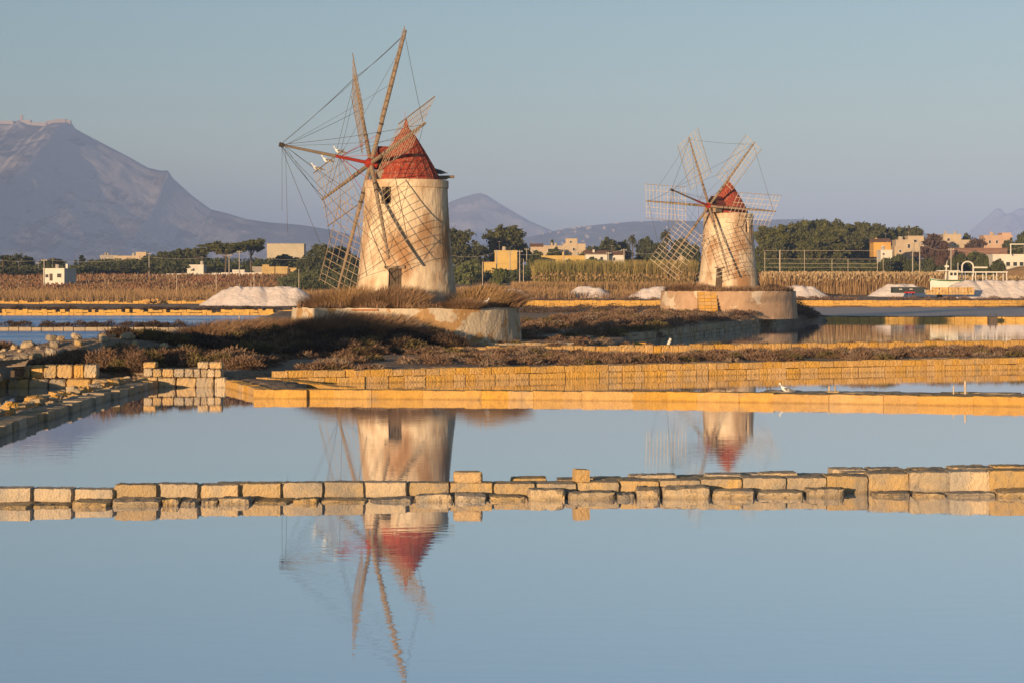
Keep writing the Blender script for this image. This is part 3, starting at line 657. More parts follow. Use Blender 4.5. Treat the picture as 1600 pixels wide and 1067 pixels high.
def dome_twigs(cx, cy, cz, r, h, n, seed, wd=.035, ln=.15):
    """a low twiggy shrub: short twigs on and in a dome"""
    g = np.random.default_rng(seed)
    n = int(n*1.9); th = g.uniform(0, 2*math.pi, n); c = g.uniform(0, 1, n); rr = np.sqrt(1-c*c)*(.72+.35*g.random(n))
    lump = 1 + .22*np.sin(th*3+seed) + .14*np.sin(th*5+2*seed) + .18*np.sin(c*9+th*2)
    P = np.stack([cx+r*rr*lump*np.cos(th), cy+r*rr*lump*np.sin(th), cz+h*c*(.55+.4*g.random(n))], -1)
    L = ln*g.uniform(.5, 1.3, n)
    lean = np.stack([np.cos(th)*rr*L*.8+g.normal(0, .08, n), np.sin(th)*rr*L*.8+g.normal(0, .08, n)], -1)
    return blades(P, L*(.15+.75*c), wd*g.uniform(.6, 1.4, n), lean, seed+1)
def shrub_field(name, poly, count, rmin, rmax, hk, m, seed, dens=120, avoid=None, wd=.045):
    g = np.random.default_rng(seed); xs = [p[0] for p in poly]; ys = [p[1] for p in poly]; out = []; pale = []; olive = []; k = 0; tries = 0
    while k < count and tries < count*30:
        tries += 1
        x, y = g.uniform(min(xs), max(xs)), g.uniform(min(ys), max(ys))
        sp_ = g.random()
        if sdf(poly, np.array([x]), np.array([y]))[0] < 0: continue
        if avoid and any(math.hypot(x-a, y-b) < r for a, b, r in avoid): continue
        if vnoise(np.array([x*.35+seed]), np.array([y*.25]))[0] < .25: continue
        r = g.uniform(rmin, rmax); z = gh(x, y)
        if z < .1: continue
        kk = .6 if sp_ > .8 else 1.0
        (pale if sp_ < .22 else olive if sp_ < .36 else out).append(dome_twigs(x, y, z-.05, r, r*hk*g.uniform(.7, 1.2), int(dens*r*r/.25+40), seed*1000+k, wd)); k += 1
    dk = m == M['shrub_dark']
    if pale: stuff(name, pale, M['shrub'] if dk else M['shrub_pale'])
    if olive: stuff(name, olive, M['shrub_olive'])
    return stuff(name, out, m)
AV = [(MILL1[0], MILL1[1], 6.5), (MILL2[0], MILL2[1], 6.6)]
shrub_field('shrub_cover', [(-8.6,81.0),(11.1,90),(23.5,95.2),(46,105),(46,112),(20,101),(0,92),(-9,86)], 330, .30, .62, .62, M['shrub'], 1, 130)
shrub_field('shrub_cover', [(-9,86),(0,92),(20,101),(46,112),(50,121),(30,117.5),(8,108),(-5,104),(-12,95)], 330, .3, .65, .55, M['shrub'], 2, 120, AV)
shrub_field('shrub_cover', [(-1,108),(8,109),(30,119),(55,128),(60,139),(33,129.5),(7,122.5),(1,124)], 190, .3, .55, .55, M['shrub'], 3, 120, AV)
shrub_field('shrub_cover', [(8.3,131.5),(15.5,160),(27,204),(20,208),(8,190),(0,160),(0,126),(6,126)], 240, .5, 1.1, .6, M['shrub'], 4, 70, AV, .06)
shrub_field('shrub_cover', [(-15,79.5),(-10.5,79.5),(-10,86),(-14,94),(-17,90),(-19,80)], 110, .4, .85, .75, M['shrub'], 5, 150, [(-12.4,77.4,1.6)])
shrub_field('shrub_bank', [(-19,97),(-9,95),(-2,104),(-4,110),(-12.5,107),(-17,106)], 230, .5, 1.0, .8, M['shrub_dark'], 6, 150, AV)
shrub_field('shrub_bank', [(-45,100),(-19,100.5),(-17,106),(-20,105.4),(-45,104.5)], 110, .5, .9, .6, M['shrub_dark'], 7, 80, None, .05)
shrub_field('shrub_bank', [(27,204),(33,204),(38,212),(35,220),(29,218)], 60, .7, 1.3, .8, M['shrub'], 8, 60, None, .07)
shrub_field('shrub_cover', [(-62,174.5),(-28,173.6),(-28,175.0),(-62,175.6)], 0, .3, .6, .6, M['shrub_dark'], 9) if False else None
g9 = np.random.default_rng(91)
stuff('shrub_cover', [dome_twigs(x_, y_, gh(x_, y_)-.05, r_, h_, 900, 9900+i, .035) for i, (x_, y_, r_, h_) in enumerate([(-15.9,80.0,.9,.95),(-15.0,80.6,.8,.8),(-14.6,79.4,.6,.75),(-16.8,81.2,.8,.7),(-15.5,82.5,.9,.9),(-17.6,83.5,.8,.7),(-14.2,83,.7,.7)])], M['shrub'])
stuff('shrub_cover', [dome_twigs(x_, y_, gh(x_, y_)-.05, r_, h_, 700, 9950+i, .035) for i, (x_, y_, r_, h_) in enumerate([(-14.4,81.4,.7,.8),(-16.2,84.8,.8,.8),(-18.6,86,.7,.6),(-13.6,85.5,.7,.6),(-15.2,79.2,.5,.5)])], M['shrub_olive'])
stuff('shrub_cover', [dome_twigs(g9.uniform(-48,-27), 174.3+g9.uniform(-.3,.5), .25, g9.uniform(.4,1.0), g9.uniform(.3,.7), 130, 9000+i, .07) for i in range(44)], M['shrub_dark'])
stuff('shrub_cover', [dome_twigs(g9.uniform(-80,-26), 267.2+g9.uniform(-.6,2.5), .55, g9.uniform(.5,1.3), g9.uniform(.3,.8), 90, 9200+i, .10) for i in range(90)], M['shrub_dark'])
stuff('shrub_cover', [dome_twigs(g9.uniform(2,110), 321.5+g9.uniform(-.8,3), 1.45, g9.uniform(.6,1.6), g9.uniform(.4,.9), 80, 9400+i, .12) for i in range(150)], M['shrub'])
stuff('shrub_cover', [dome_twigs(g9.uniform(0,34), g9.uniform(225,314), .25, g9.uniform(.6,2.0), g9.uniform(.4,1.0), 90, 9600+i, .12) for i in range(110)], M['shrub_dark'])
# tall wind-bent dry bushes on the mound left of the platform: each a thing of its own
def grass_clump(x, y, z, r, h, n, m, label, seed, lean=(.45,.1), name='dry_bush', group=None, wd=.03):
    g = np.random.default_rng(seed)
    th = g.uniform(0, 2*math.pi, n); q = np.sqrt(g.random(n))*r
    P = np.stack([q*np.cos(th), q*np.sin(th)*.8, g.uniform(-.05, .05, n)], -1)
    H = h*g.uniform(.45, 1.05, n)*(1-.45*(q/r)**2)
    ln = np.stack([np.cos(th)*q*.55+lean[0]*H+g.normal(0,.12,n), np.sin(th)*q*.5+lean[1]*H+g.normal(0,.12,n)], -1)
    V, Q = blades(P, H, wd*g.uniform(.6,1.5,n), ln, seed)
    o = link(name, mesh_np(name, V, Q, m), None, (x, y, z)); tag(o, label, 'bush', group); return o
BU = [(330,508,110,1.5,1.0,'leftmost wind-combed brown bush on the mound before the near platform'),
      (375,506,111,1.7,1.15,'broad tan bush on the mound, second from its left end'),
      (425,505,112,1.6,1.1,'tan bush at the middle of the mound left of the near platform'),
      (468,504,111,1.5,1.15,'tall brown bush touching the left end of the near platform'),
      (520,498,108.6,1.7,1.15,'brown bush covering the brick courses of the near platform'),
      (570,500,108.3,1.5,1.05,'brown bush half in shadow in front of the near platform'),
      (235,532,103,.7,.7,'small upright tan tuft beside the rubble on the left')]
for i, (px, py, D, r, h, lb) in enumerate(BU):
    x = (px-800)*D/F; z = gh(x, D)
    htop = CH-(py-HY)*D/F
    grass_clump(x, D, z-.05, r*1.25, max(.7, htop-z+.1)*(1.4 if r > 1 else 1.1), 4200 if r > 1 else 700, M['grass_bush'], lb, 300+i)
PT = [(505,1,1.2,.75,'grass_bush','low tan grass clump at the left rim of the near platform'),(545,-1,1.6,1.0,'grass_dry','large olive and rust grass clump at the left of the near mill door'),(595,-2.6,1.4,1.0,'grass_bush','dense brown grass clump left of the near mill door'),(630,-3.2,1.0,.95,'grass_bush','brown grass clump in front of the near mill door'),
      (745,-1.5,1.2,1.1,'grass_dry','tall golden grass clump right of the near mill tower'),(775,-.5,1.3,1.0,'grass_bush','golden grass clump on the right rim of the near platform'),(720,-4.0,.9,.45,'grass_bush','short dry grass at the right foot of the near mill')]
for i, (px, dy, r, h, mk, lb) in enumerate(PT):
    D = 116+dy-1.2; x = (px-800)*D/F
    grass_clump(x, D, Z1+.02, r*1.1, h*1.3, 2200, M[mk], lb, 400+i, (.2,.05), 'grass_clump', wd=.028)
g4 = np.random.default_rng(44)
def ring_grass(c, z, n, seed, hm=.35):
    g = np.random.default_rng(seed); a = g.uniform(0, 2*math.pi, n); r = np.sqrt(g.uniform(3.0**2, 6.2**2, n)); P = np.stack([c[0]+r*np.cos(a), c[1]+r*np.sin(a), np.full(n, z)], -1)
    k = fbm(P[:,0]*.8, P[:,1]*.8, 2); keep = k > .42; P = P[keep]; n = len(P); H = hm*g.uniform(.3, 1.2, n)
    return blades(P, H, .03*g.uniform(.6,1.4,n), g.normal(.05, .12, (n,2)), seed)
stuff('dry_grass', [ring_grass(MILL1, Z1-.02, 9000, 51)], M['grass_bush'])
stuff('dry_grass', [ring_grass(MILL2, Z2-.02, 9000, 52, .5)], M['grass_bush'])
for i, (px, dy, r, h, lb) in enumerate([(1080,-3,1.5,.9,'rusty grass clump at the left of the far mill door'),(1060,-1,1.3,.8,'pale dry clump at the left rim of the far platform'),(1203,-2,.8,.75,'small dark leafy clump at the right foot of the far mill')]):
    D = 196+dy; grass_clump((px-800)*D/F, D, Z2, r, h, 900, M['grass_bush'] if i < 2 else M['shrub_dark'], lb, 500+i, (.1,0), 'grass_clump', wd=.05)
# loose stones on the left rubble mound
def stone(px, py, D, w_, h_, lb, mk='stone_grey', group=None):
    me = block_mesh('stone', M[mk], random.randint(0, 9999), (3,3,3), .09, .42); o = link('stone', me); p = at(px, py, D)
    o.location = p; o.scale = (w_, w_*.8, h_); o.rotation_euler = (random.uniform(-.3,.3), random.uniform(-.3,.3), random.uniform(0,3)); tag(o, lb, 'stone', group)
stone(186,535,101,.75,.55,'large pale rounded boulder on top of the left rubble mound','tuff_near')
stone(262,524,104,.65,.45,'flat topped tan boulder beside the tan tuft on the mound','tuff_near')
stone(268,553,96,.9,.22,'flat yellow slab lying in the shrubs left of the dark bank','tuff_near')
stone(428,558,97,.38,.42,'lone grey block in the shaded shrubs left of the near platform')
stone(393,590,80,.2,.14,'small white stone on the mud beside the pier','salt')
for i in range(46):
    px = random.choice([random.uniform(2,95), random.uniform(30,130), random.uniform(160,215)]); D = random.uniform(90,99); x = (px-800)*D/F; z = gh(x, D)
    s_ = random.uniform(.18,.6); me = block_mesh('stone', M[random.choice(['stone_grey','tuff_near'])], 2000+i, (3,3,3), .10, .42); o = link('stone', me, None, (x, D, z+s_*.22)); o.scale = (s_, s_*.8, s_*.6); o.rotation_euler = (random.uniform(-.4,.4), random.uniform(-.4,.4), random.uniform(0,3)); tag(o, 'pale loose rubble stone in the heap on the left mound', 'stone', 'rubble stones on the left mound')
for i in range(40):
    px = random.uniform(205,430); D = random.uniform(88,103); x = (px-800)*D/F; z = gh(x, D)
    s_ = random.uniform(.15,.45); me = block_mesh('stone', M[random.choice(['stone_grey','tuff_near'])], 3000+i, (3,3,3), .10, .42); o = link('stone', me, None, (x, D, z+s_*.35)); o.scale = (s_, s_*.8, s_*.7); o.rotation_euler = (random.uniform(-.4,.4), random.uniform(-.4,.4), random.uniform(0,3)); tag(o, 'small loose stone among the dark shrubs between pier and near platform', 'stone', 'loose stones in the shaded shrubs')
# ------------------------------------------------------------------ fields: dry grass, vineyard, reeds
def band(n, fx0, fx1, y0, y1, hlo, hhi, wd, seed, lean=.1, zoff=0.0, clump=None):
    g = np.random.default_rng(seed); Y = g.uniform(y0, y1, n); px = g.uniform(fx0, fx1, n); X = (px-800)*Y/F
    if clump:
        k = fbm(X*clump, Y*clump*.6, 3) > .40; X, Y = X[k], Y[k]
    n = len(X); Z = ground_h(X, Y)+zoff; H = g.uniform(hlo, hhi, n)
    return blades(np.stack([X, Y, Z], -1), H, wd*g.uniform(.6,1.4,n), g.normal(0, lean, (n,2))*H[:,None], seed+1)
stuff('dry_grass', [band(26000, -60, 620, 336, 392, .4, 1.9, .08, 61, .25), band(9000, -60, 620, 392, 560, .3, 1.2, .10, 67, .3, clump=.05)], M['grass_dry'])
stuff('dry_grass', [band(9000, 700, 900, 330, 372, .5, 1.6, .10, 62, .15)], M['grass_dry'])
stuff('dry_grass', [band(6000, 820, 1060, 332, 350, .4, 1.2, .10, 63, .15)], M['grass_dry'])
def vines(seed):
    out = []; g = np.random.default_rng(seed)
    for y in np.arange(392, 560, 5.0):
        n = 520; px = g.uniform(-60, 560, n); X = (px-800)*y/F; Yv = y+g.normal(0,.5,n); Z = ground_h(X, Yv)
        out.append(blades(np.stack([X, Yv, Z+.1], -1), g.uniform(.5,1.15,n), .55*g.uniform(.5,1.3,n), g.normal(0,.25,(n,2)), seed+int(y)))
    return out
stuff('vineyard', vines(64), M['vine'])
gs = np.random.default_rng(65); n = 240
ysv = gs.choice(np.arange(392, 540, 5.0), n); pxs = gs.uniform(-40, 540, n); Xs = (pxs-800)*ysv/F
stuff('vine_stakes', [blades(np.stack([Xs, ysv-.6, ground_h(Xs, ysv)], -1), gs.uniform(1.2,1.8,n), np.full(n,.07), gs.normal(0,.05,(n,2)), 66, taper=1.0)], M['wood_pale'])
def reeds(n, fx0, fx1, y0, y1, hlo, hhi, seed):
    a = band(n, fx0, fx1, y0, y1, hlo, hhi, .10, seed, .10)
    return a
def plumes(n, fx0, fx1, y0, y1, hlo, hhi, seed):
    g = np.random.default_rng(seed); Y = g.uniform(y0, y1, n); X = (g.uniform(fx0, fx1, n)-800)*Y/F; Z = ground_h(X, Y)+g.uniform(hlo, hhi, n)
    return blades(np.stack([X, Y, Z], -1), g.uniform(.3,.5,n), .22*g.uniform(.6,1.4,n), g.normal(.1,.12,(n,2)), seed)
stuff('reed_bed', [reeds(34000, 1190, 1475, 352, 384, 1.6, 3.8, 71)], M['reed_dry'])
stuff('reed_plumes', [plumes(7000, 1190, 1475, 352, 384, 2.2, 3.6, 72), plumes(2500, 1470, 1680, 368, 388, 1.8, 2.9, 79)], M['reed_plume'])
stuff('reed_bed', [reeds(15000, 1470, 1680, 368, 388, 1.8, 3.0, 73)], M['reed_dry'])
stuff('reed_bed', [reeds(20000, 835, 1085, 372, 398, 2.4, 6.2, 74)], M['reed_green'])
stuff('reed_bed', [reeds(12000, 800, 1110, 352, 371, 1.0, 2.4, 75), plumes(1200, 830, 1100, 352, 392, 2.4, 3.6, 76)], M['reed_dry'])
stuff('reed_bed', [reeds(9000, 1190, 1400, 430, 450, 2.0, 3.4, 77)], M['grass_bush'])
stuff('scrub', [band(9000, 440, 600, 380, 440, 1.0, 3.4, .35, 78, .3, clump=.08)], M['leaf_dark'])

# ------------------------------------------------------------------ trees
def crown_mesh(name, lobes, n, leaf, m, seed, shell=.55):
    g = np.random.default_rng(seed); vol = np.array([l[3]*l[4]*l[5] for l in lobes])**.67; cnt = (n*vol/vol.sum()).astype(int); V = []; 
    for (cx, cy, cz, rx, ry, rz), k in zip(lobes, cnt):
        # clumps inside each lobe so that gaps stay between them
        nc_ = max(5, k//26); d = g.normal(size=(nc_,3)); d /= np.linalg.norm(d, axis=1)[:,None]; rr = g.uniform(shell, 1.0, nc_)[:,None]
        cc = d*rr*np.array([rx,ry,rz]) + np.array([cx,cy,cz]); w_ = g.integers(0, nc_, k)
        p = cc[w_] + g.normal(0, .16, (k,3))*np.array([rx,ry,rz*.8])
        a = g.normal(size=(k,3)); a /= np.linalg.norm(a, axis=1)[:,None]; b = np.cross(a, g.normal(size=(k,3))); b /= np.linalg.norm(b, axis=1)[:,None]
        s_ = leaf*g.uniform(.5, 1.3, k)[:,None]
        V.append(np.stack([p-a*s_, p+b*s_*.6, p+a*s_, p-b*s_*.6], 1).reshape(-1,3))
    V = np.concatenate(V); Q = np.arange(len(V)).reshape(-1,4)
    return mesh_np(name, V, Q, m)
def trunk_mesh(h, r, lobes, seed):
    q = MB(); rr = random.Random(seed); p = Vector((0,0,-.6)); top = Vector((rr.uniform(-.3,.3), 0, h))
    q.tube(p, top*.55, r*1.25, r*.9, 8); q.tube(top*.55, top, r*.9, r*.6, 8)
    for l in lobes: q.tube(top*rr.uniform(.6,.95), Vector(l[:3])*.92, r*.42, r*.15, 5)
    return mesh_np('trunk', q.v, q.f, M['bark'])
def lobes_round(w_, h, n, seed, z0=.35):
    r = random.Random(seed); L = []
    for i in range(n):
        a = 2*math.pi*i/n + r.uniform(-.4,.4); d = r.uniform(.15,.62)*w_/2; zz = h*r.uniform(z0+.08,.82)
        L.append((d*math.cos(a), d*math.sin(a), zz, w_*r.uniform(.24,.34), w_*r.uniform(.24,.34), h*r.uniform(.16,.24)))
    L.append((0,0,h*.80,w_*.28,w_*.28,h*.19)); return L
TREE = {}
def proto(kind, v):
    k = (kind, v)
    if k in TREE: return TREE[k]
    sd = hash_(kind)+v*17
    if kind == 'pine': lb = lobes_round(9, 11, 13, sd, .10); cm = crown_mesh('crown', lb, 6000, .48, M['leaf_pine'], sd); tm = trunk_mesh(5, .25, lb, sd)
    elif kind == 'umbrella':
        r = random.Random(sd); lb = [(r.uniform(-4,4), r.uniform(-3,3), 8.0+r.uniform(-.4,.5), r.uniform(1.9,2.8), r.uniform(1.7,2.6), r.uniform(1.0,1.5)) for _ in range(13)]; cm = crown_mesh('crown', lb, 5200, .38, M['leaf_pine'], sd, .5); tm = trunk_mesh(6.6, .24, lb, sd)
    elif kind == 'dark': lb = lobes_round(8, 9, 11, sd, -.02); cm = crown_mesh('crown', lb, 4800, .5, M['leaf_dark'], sd); tm = trunk_mesh(3.5, .22, lb, sd)
    elif kind == 'bush': lb = lobes_round(5, 4, 8, sd, -.05); cm = crown_mesh('crown', lb, 2000, .34, M['leaf_green'], sd, .4); tm = trunk_mesh(1.4, .12, lb, sd)
    elif kind == 'brown': lb = lobes_round(8, 9, 10, sd, .0); cm = crown_mesh('crown', lb, 4600, .38, M['leaf_brown'], sd, .4); tm = trunk_mesh(4, .22, lb, sd)
    elif kind == 'cypress': lb = [(0,0,1.6+i*1.1, 1.0-.12*i, 1.0-.12*i, .9) for i in range(6)]; cm = crown_mesh('crown', lb, 1300, .32, M['leaf_dark'], sd, .4); tm = trunk_mesh(4, .14, lb[:2], sd)
    elif kind == 'palm':
        g = np.random.default_rng(sd); V = []; Q = []; b = 0
        for i in range(34):
            az = g.uniform(0, 2*math.pi); el = g.uniform(-.5, 1.2); L = g.uniform(2.0,2.8); pts = []
            for t in np.linspace(0, 1, 6): pts.append((L*t*math.cos(el)*math.cos(az), L*t*math.cos(el)*math.sin(az), 7+L*t*math.sin(el)-1.5*t*t))
            for j in range(5):
                p, q_ = np.array(pts[j]), np.array(pts[j+1]); s_ = np.array([-math.sin(az), math.cos(az), 0])*.28*(1-.12*j); dn = np.array([0,0,-.22])
                for sg in (-1, 1): V += [p, q_, q_+sg*s_+dn, p+sg*s_+dn]; Q.append((b,b+1,b+2,b+3)); b += 4
        cm = mesh_np('crown', V, Q, M['leaf_palm']); q = MB(); q.tube((0,0,-.5),(0.1,0,4),.24,.2,8); q.tube((0.1,0,4),(0,0,7.1),.2,.26,8); tm = mesh_np('trunk', q.v, q.f, M['bark'])
    hh = {'pine':11,'umbrella':9.2,'dark':9,'bush':4,'brown':9,'cypress':8.4,'palm':8.6}[kind]; ww = {'pine':9,'umbrella':11.5,'dark':8,'bush':5,'brown':8,'cypress':2.2,'palm':5}[kind]
    TREE[k] = (cm, tm, hh, ww); return TREE[k]
def hash_(s): return sum(ord(c)*(i+3) for i, c in enumerate(s)) % 997
KN = {'pine':'pine_tree','umbrella':'umbrella_pine','dark':'evergreen_tree','bush':'green_bush','brown':'bare_tree','cypress':'cypress_tree','palm':'palm_tree'}
def tree(kind, px, ytop, wpx, D, label, group=None, v=None):
    v = random.randint(0, 2) if v is None else v
    cm, tm, hh, ww = proto(kind, v); x = (px-800)*D/F; z = gh(x, D); ztop = CH-(ytop-HY)*D/F
    sz = max(.25, (ztop-z)/hh); sx = wpx*1.15*D/F/ww
    r = bpy.data.objects.new(KN[kind], None); COL.objects.link(r); r.location = (x, D, z); r.scale = (sx, sx, sz); r.rotation_euler = (0,0,random.uniform(0,6.28)); tag(r, label, 'tree' if kind != 'bush' else 'bush', group)
    link('crown', cm, r); link('trunk', tm, r); return r
ORD = ['leftmost','second','third','fourth','fifth','sixth','seventh','eighth','ninth','tenth','eleventh','twelfth','thirteenth','fourteenth','fifteenth','sixteenth','seventeenth','eighteenth','nineteenth','twentieth','twenty-first','twenty-second','twenty-third','twenty-fourth','twenty-fifth']
def belt(kind, spots, what, group):
    for i, (px, yt, wd, D) in enumerate(sorted(spots)):
        tree(kind, px, yt, wd, D, (ORD[i] + ' ' + what) if i == 0 else ORD[i] + ' ' + what + ' counted from the left', group)
# left belt
LG = 'evergreens in the left tree belt'; ll = 'dark evergreen of the tree belt under the left mountain'
belt('dark', [(14,398,30,600),(42,400,26,610),(85,404,34,640),(150,407,28,620),(172,405,36,600),(205,404,36,620),(236,398,34,640),(255,392,30,630),(280,389,38,650),(308,390,34,660),(135,420,24,590),(190,418,30,570),(265,405,40,600),(225,412,36,585),(445,398,36,600),(478,403,30,590),(430,405,26,610),(120,424,40,560),(30,424,44,545),(500,380,44,560),(530,385,40,570),(545,396,34,540)], ll, LG)
tree('cypress', 118,405,9,640,'slim dark cypress left of the tall pole behind the white house'); tree('cypress', 86,403,8,700,'slim conifer above the small white house'); tree('cypress',128,396,16,600,'tall shaggy conifer right of the small white house')
for px, yt, wd, D, lb in [(5,396,22,560,'palm at the left edge of the picture'),(29,393,22,560,'tall palm near the left edge'),(70,403,20,540,'palm just behind the small white house'),(231,417,16,540,'short palm beside the long white garden wall'),(327,424,16,548,'low palm left of the pine trunks by the garden wall'),(341,424,16,548,'low palm right beside another in front of the pines'),(809,410,20,505,'palm right of the yellow house'),(1041,352,20,560,'tall lone palm left of the far mill'),(988,362,16,640,'palm standing above the grove right of the white gabled house'),(1054,376,18,520,'shaggy palm behind the lower left sail of the far mill')]: tree('palm', px, yt, wd, D, lb)
tree('umbrella',352,381,62,575,'broad bright green umbrella pine behind the garden wall', v=0); tree('umbrella',392,377,58,590,'darker umbrella pine right of the bright one', v=1); tree('umbrella',308,389,40,600,'small green pine left of the umbrella pines', v=2)
# centre
tree('pine',716,357,44,560,'tall pine just right of the near mill tower'); tree('pine',786,355,54,580,'big dense round pine left of centre', v=1); tree('dark',745,380,34,600,'dark low tree between the two pines'); tree('dark',812,378,34,590,'dark tree at the right foot of the big round pine')
tree('bush',734,406,36,470,'bright green bush right of the near tower'); tree('bush',779,420,20,460,'low green bush below the yellow house')
tree('cypress',863,370,9,700,'lone dark cypress beside the beige tower house'); 
LG2 = 'garden trees among the central houses'
belt('dark', [(840,392,24,540),(868,386,26,560),(925,384,34,640),(950,371,36,640),(975,375,30,650),(1010,370,34,640),(1030,378,30,600),(1065,372,30,640),(1085,380,26,600),(850,405,20,500),(890,405,18,505),(925,402,24,500),(1000,398,34,520),(1075,392,30,520)], 'dark garden tree among the houses between the mills', LG2)
# right grove of pines
LG3 = 'pines of the right grove'
belt('pine', [(1196,356,40,600),(1222,350,44,590),(1250,345,46,600),(1277,341,50,610),(1302,346,46,600),(1328,349,44,620),(1352,350,44,610),(1240,362,44,570),(1285,360,46,570),(1325,364,42,575),(1210,372,38,560),(1265,374,40,555),(1302,378,36,560),(1345,372,36,585),(1375,352,38,640),(1402,355,34,650),(1424,356,34,650),(1385,366,30,620),(1362,364,30,600)], 'pine of the dense grove right of the far mill', LG3)
tree('brown',1459,364,44,560,'large purplish bare tree between the houses at right'); tree('brown',1522,371,34,580,'smaller purplish bare tree before the pink house'); tree('brown',1474,378,24,540,'low brown tree at the right of the large bare tree')
LG4 = 'bushes around the houses at right'
belt('dark', [(1385,402,30,480),(1405,398,30,490),(1425,404,26,480),(1450,402,24,480),(1500,396,34,480),(1525,393,36,480),(1545,398,24,475),(1488,405,26,470),(1560,405,24,420),(1578,372,26,600),(1598,362,22,580),(1592,376,30,560),(1510,365,20,700),(1380,410,30,470)], 'dark shrub tree around the houses at right', LG4)

def hedge(fx0, fx1, D0, D1, hlo, hhi, n, m, seed, name='hedge'):
    g = np.random.default_rng(seed); k = n//40; Yc = g.uniform(D0, D1, k); Xc = (g.uniform(fx0, fx1, k)-800)*Yc/F; Zc = ground_h(Xc, Yc); hc = g.uniform(hlo, hhi, k)
    w_ = np.repeat(np.arange(k), 40); n = len(w_); d = g.normal(size=(n,3)); d /= np.linalg.norm(d, axis=1)[:,None]; r = hc[w_]*.55
    p = np.stack([Xc[w_]+d[:,0]*r*1.25, Yc[w_]+d[:,1]*r, Zc[w_]+hc[w_]*.5+d[:,2]*hc[w_]*.5], -1)
    a = g.normal(size=(n,3)); a /= np.linalg.norm(a, axis=1)[:,None]; b = np.cross(a, g.normal(size=(n,3))); b /= np.linalg.norm(b, axis=1)[:,None]; s_ = .5*g.uniform(.5,1.2,n)[:,None]
    V = np.stack([p-a*s_, p+b*s_*.6, p+a*s_, p-b*s_*.6], 1).reshape(-1,3)
    o = link(name, mesh_np(name, V, np.arange(len(V)).reshape(-1,4), m)); o['kind'] = 'stuff'
hedge(-60, 140, 556, 580, 1.5, 3.2, 9000, M['leaf_dark'], 801); hedge(140, 300, 572, 620, 2.0, 4.5, 9000, M['leaf_dark'], 802); hedge(300, 570, 590, 640, 2.0, 4.5, 12000, M['leaf_dark'], 803)
hedge(700, 850, 470, 560, 1.2, 3.0, 9000, M['leaf_dark'], 804); hedge(830, 1090, 480, 580, 1.5, 3.6, 14000, M['leaf_dark'], 805)
hedge(1185, 1400, 470, 545, 2.0, 4.5, 16000, M['leaf_dark'], 806); hedge(1370, 1640, 430, 540, 1.2, 3.2, 14000, M['leaf_dark'], 807); hedge(1185, 1380, 440, 470, 1.5, 3.0, 7000, M['leaf_brown'], 808)
hedge(460, 570, 400, 470, 1.5, 4.5, 8000, M['leaf_dark'], 809)
# ------------------------------------------------------------------ salt heaps
def heap(pts, D, dep, lb, seed, zb=None):
    """pts: crest outline px,py; salt tipped from above: merged cones at the angle of repose"""
    px = np.array([p[0] for p in pts], float); py = np.array([p[1] for p in pts], float); g = np.random.default_rng(seed)
    x0, x1 = (px[0]-800)*D/F, (px[-1]-800)*D/F; zt = lambda x: CH-(np.interp(x*F/D+800, px, py)-HY)*D/F
    zb = min(zt(x0), zt(x1))-.6 if zb is None else zb
    nx_ = max(50, int((x1-x0)/.16)); X, Y = np.meshgrid(np.linspace(x0-1, x1+1, nx_), np.linspace(-dep-1, dep+1, 60), indexing='ij')
    H = np.full(X.shape, zb-.3); n = max(5, int((x1-x0)/.8))
    for cx in np.linspace(x0+.6, x1-.6, n):
        cx = cx+g.uniform(-.3,.3); top = zt(cx)-abs(g.normal(0,.10)); fl = g.uniform(.3,.7)
        d = np.hypot(X-cx, Y-g.uniform(-.5,.3))
        H = np.maximum(H, top-g.uniform(.60,.72)*np.maximum(d-fl, 0))
    H = H+(fbm(X*1.3+seed, Y*1.3, 4)-.5)*.22*np.clip(H-zb, 0, 1)
    idx = np.arange(X.size).reshape(X.shape); q = np.stack([idx[:-1,:-1], idx[1:,:-1], idx[1:,1:], idx[:-1,1:]], -1).reshape(-1,4)
    o = link('salt_heap', mesh_np('salt_heap', np.stack([X, Y+D, H], -1).reshape(-1,3), q, M['salt'], True)); tag(o, lb, 'salt heap')
heap([(324,480),(333,470),(352,454),(368,447),(392,448),(398,450),(402,448.5),(428,449),(433,448),(455,447),(464,451),(482,468),(490,476)], 322, 7, 'long pale grey salt heap at the left beyond the blue ponds', 1)
heap([(770,474),(785,458),(795,450),(806,452),(815,462),(822,470)], 330, 4, 'small salt heap just right of the near platform grass', 2)
heap([(886,464),(896,455),(904,448),(930,447.5),(940,453),(952,464)], 336, 4, 'flat topped salt heap between the two mills', 3)
heap([(985,468),(995,459),(1008,450),(1040,448),(1070,452),(1100,466)], 334, 5, 'salt heap running behind the left end of the far platform', 4)
heap([(1212,462),(1226,447),(1245,446),(1266,448),(1280,456),(1292,464)], 338, 5, 'salt heap right behind the far platform', 5)
heap([(1360,464),(1372,455),(1384,444.5),(1400,443),(1428,444.5),(1440,450),(1455,464)], 345, 5, 'salt heap behind the dark container', 6)
heap([(1478,458),(1500,440),(1512,438),(1530,438),(1534,439.5),(1542,438),(1562,438),(1567,440),(1574,438),(1600,438),(1640,437),(1690,437)], 340, 8, 'largest salt heap with furrowed sides at the right edge', 7, 1.6)
q = MB()
rr_ = random.Random(5)
pile = empty('block_pile', at(1485,461,331), 'stacked orange tuff blocks in front of the big salt heap', 'block pile')
nb_ = 0
for ix in range(15):
    for iz in range(3):
        for iy in range(2):
            if iz == 2 and (ix < 2 or rr_.random() < .25): continue
            o = link('block', random.choice(variants('tuff_orange')), pile); o.location = (-3.7+ix*.52+rr_.uniform(-.05,.05), iy*.5+rr_.uniform(-.1,.1), .2+iz*.40); o.scale = (.48,.46,.38); o.rotation_euler = (0,0,rr_.uniform(-.25,.25))
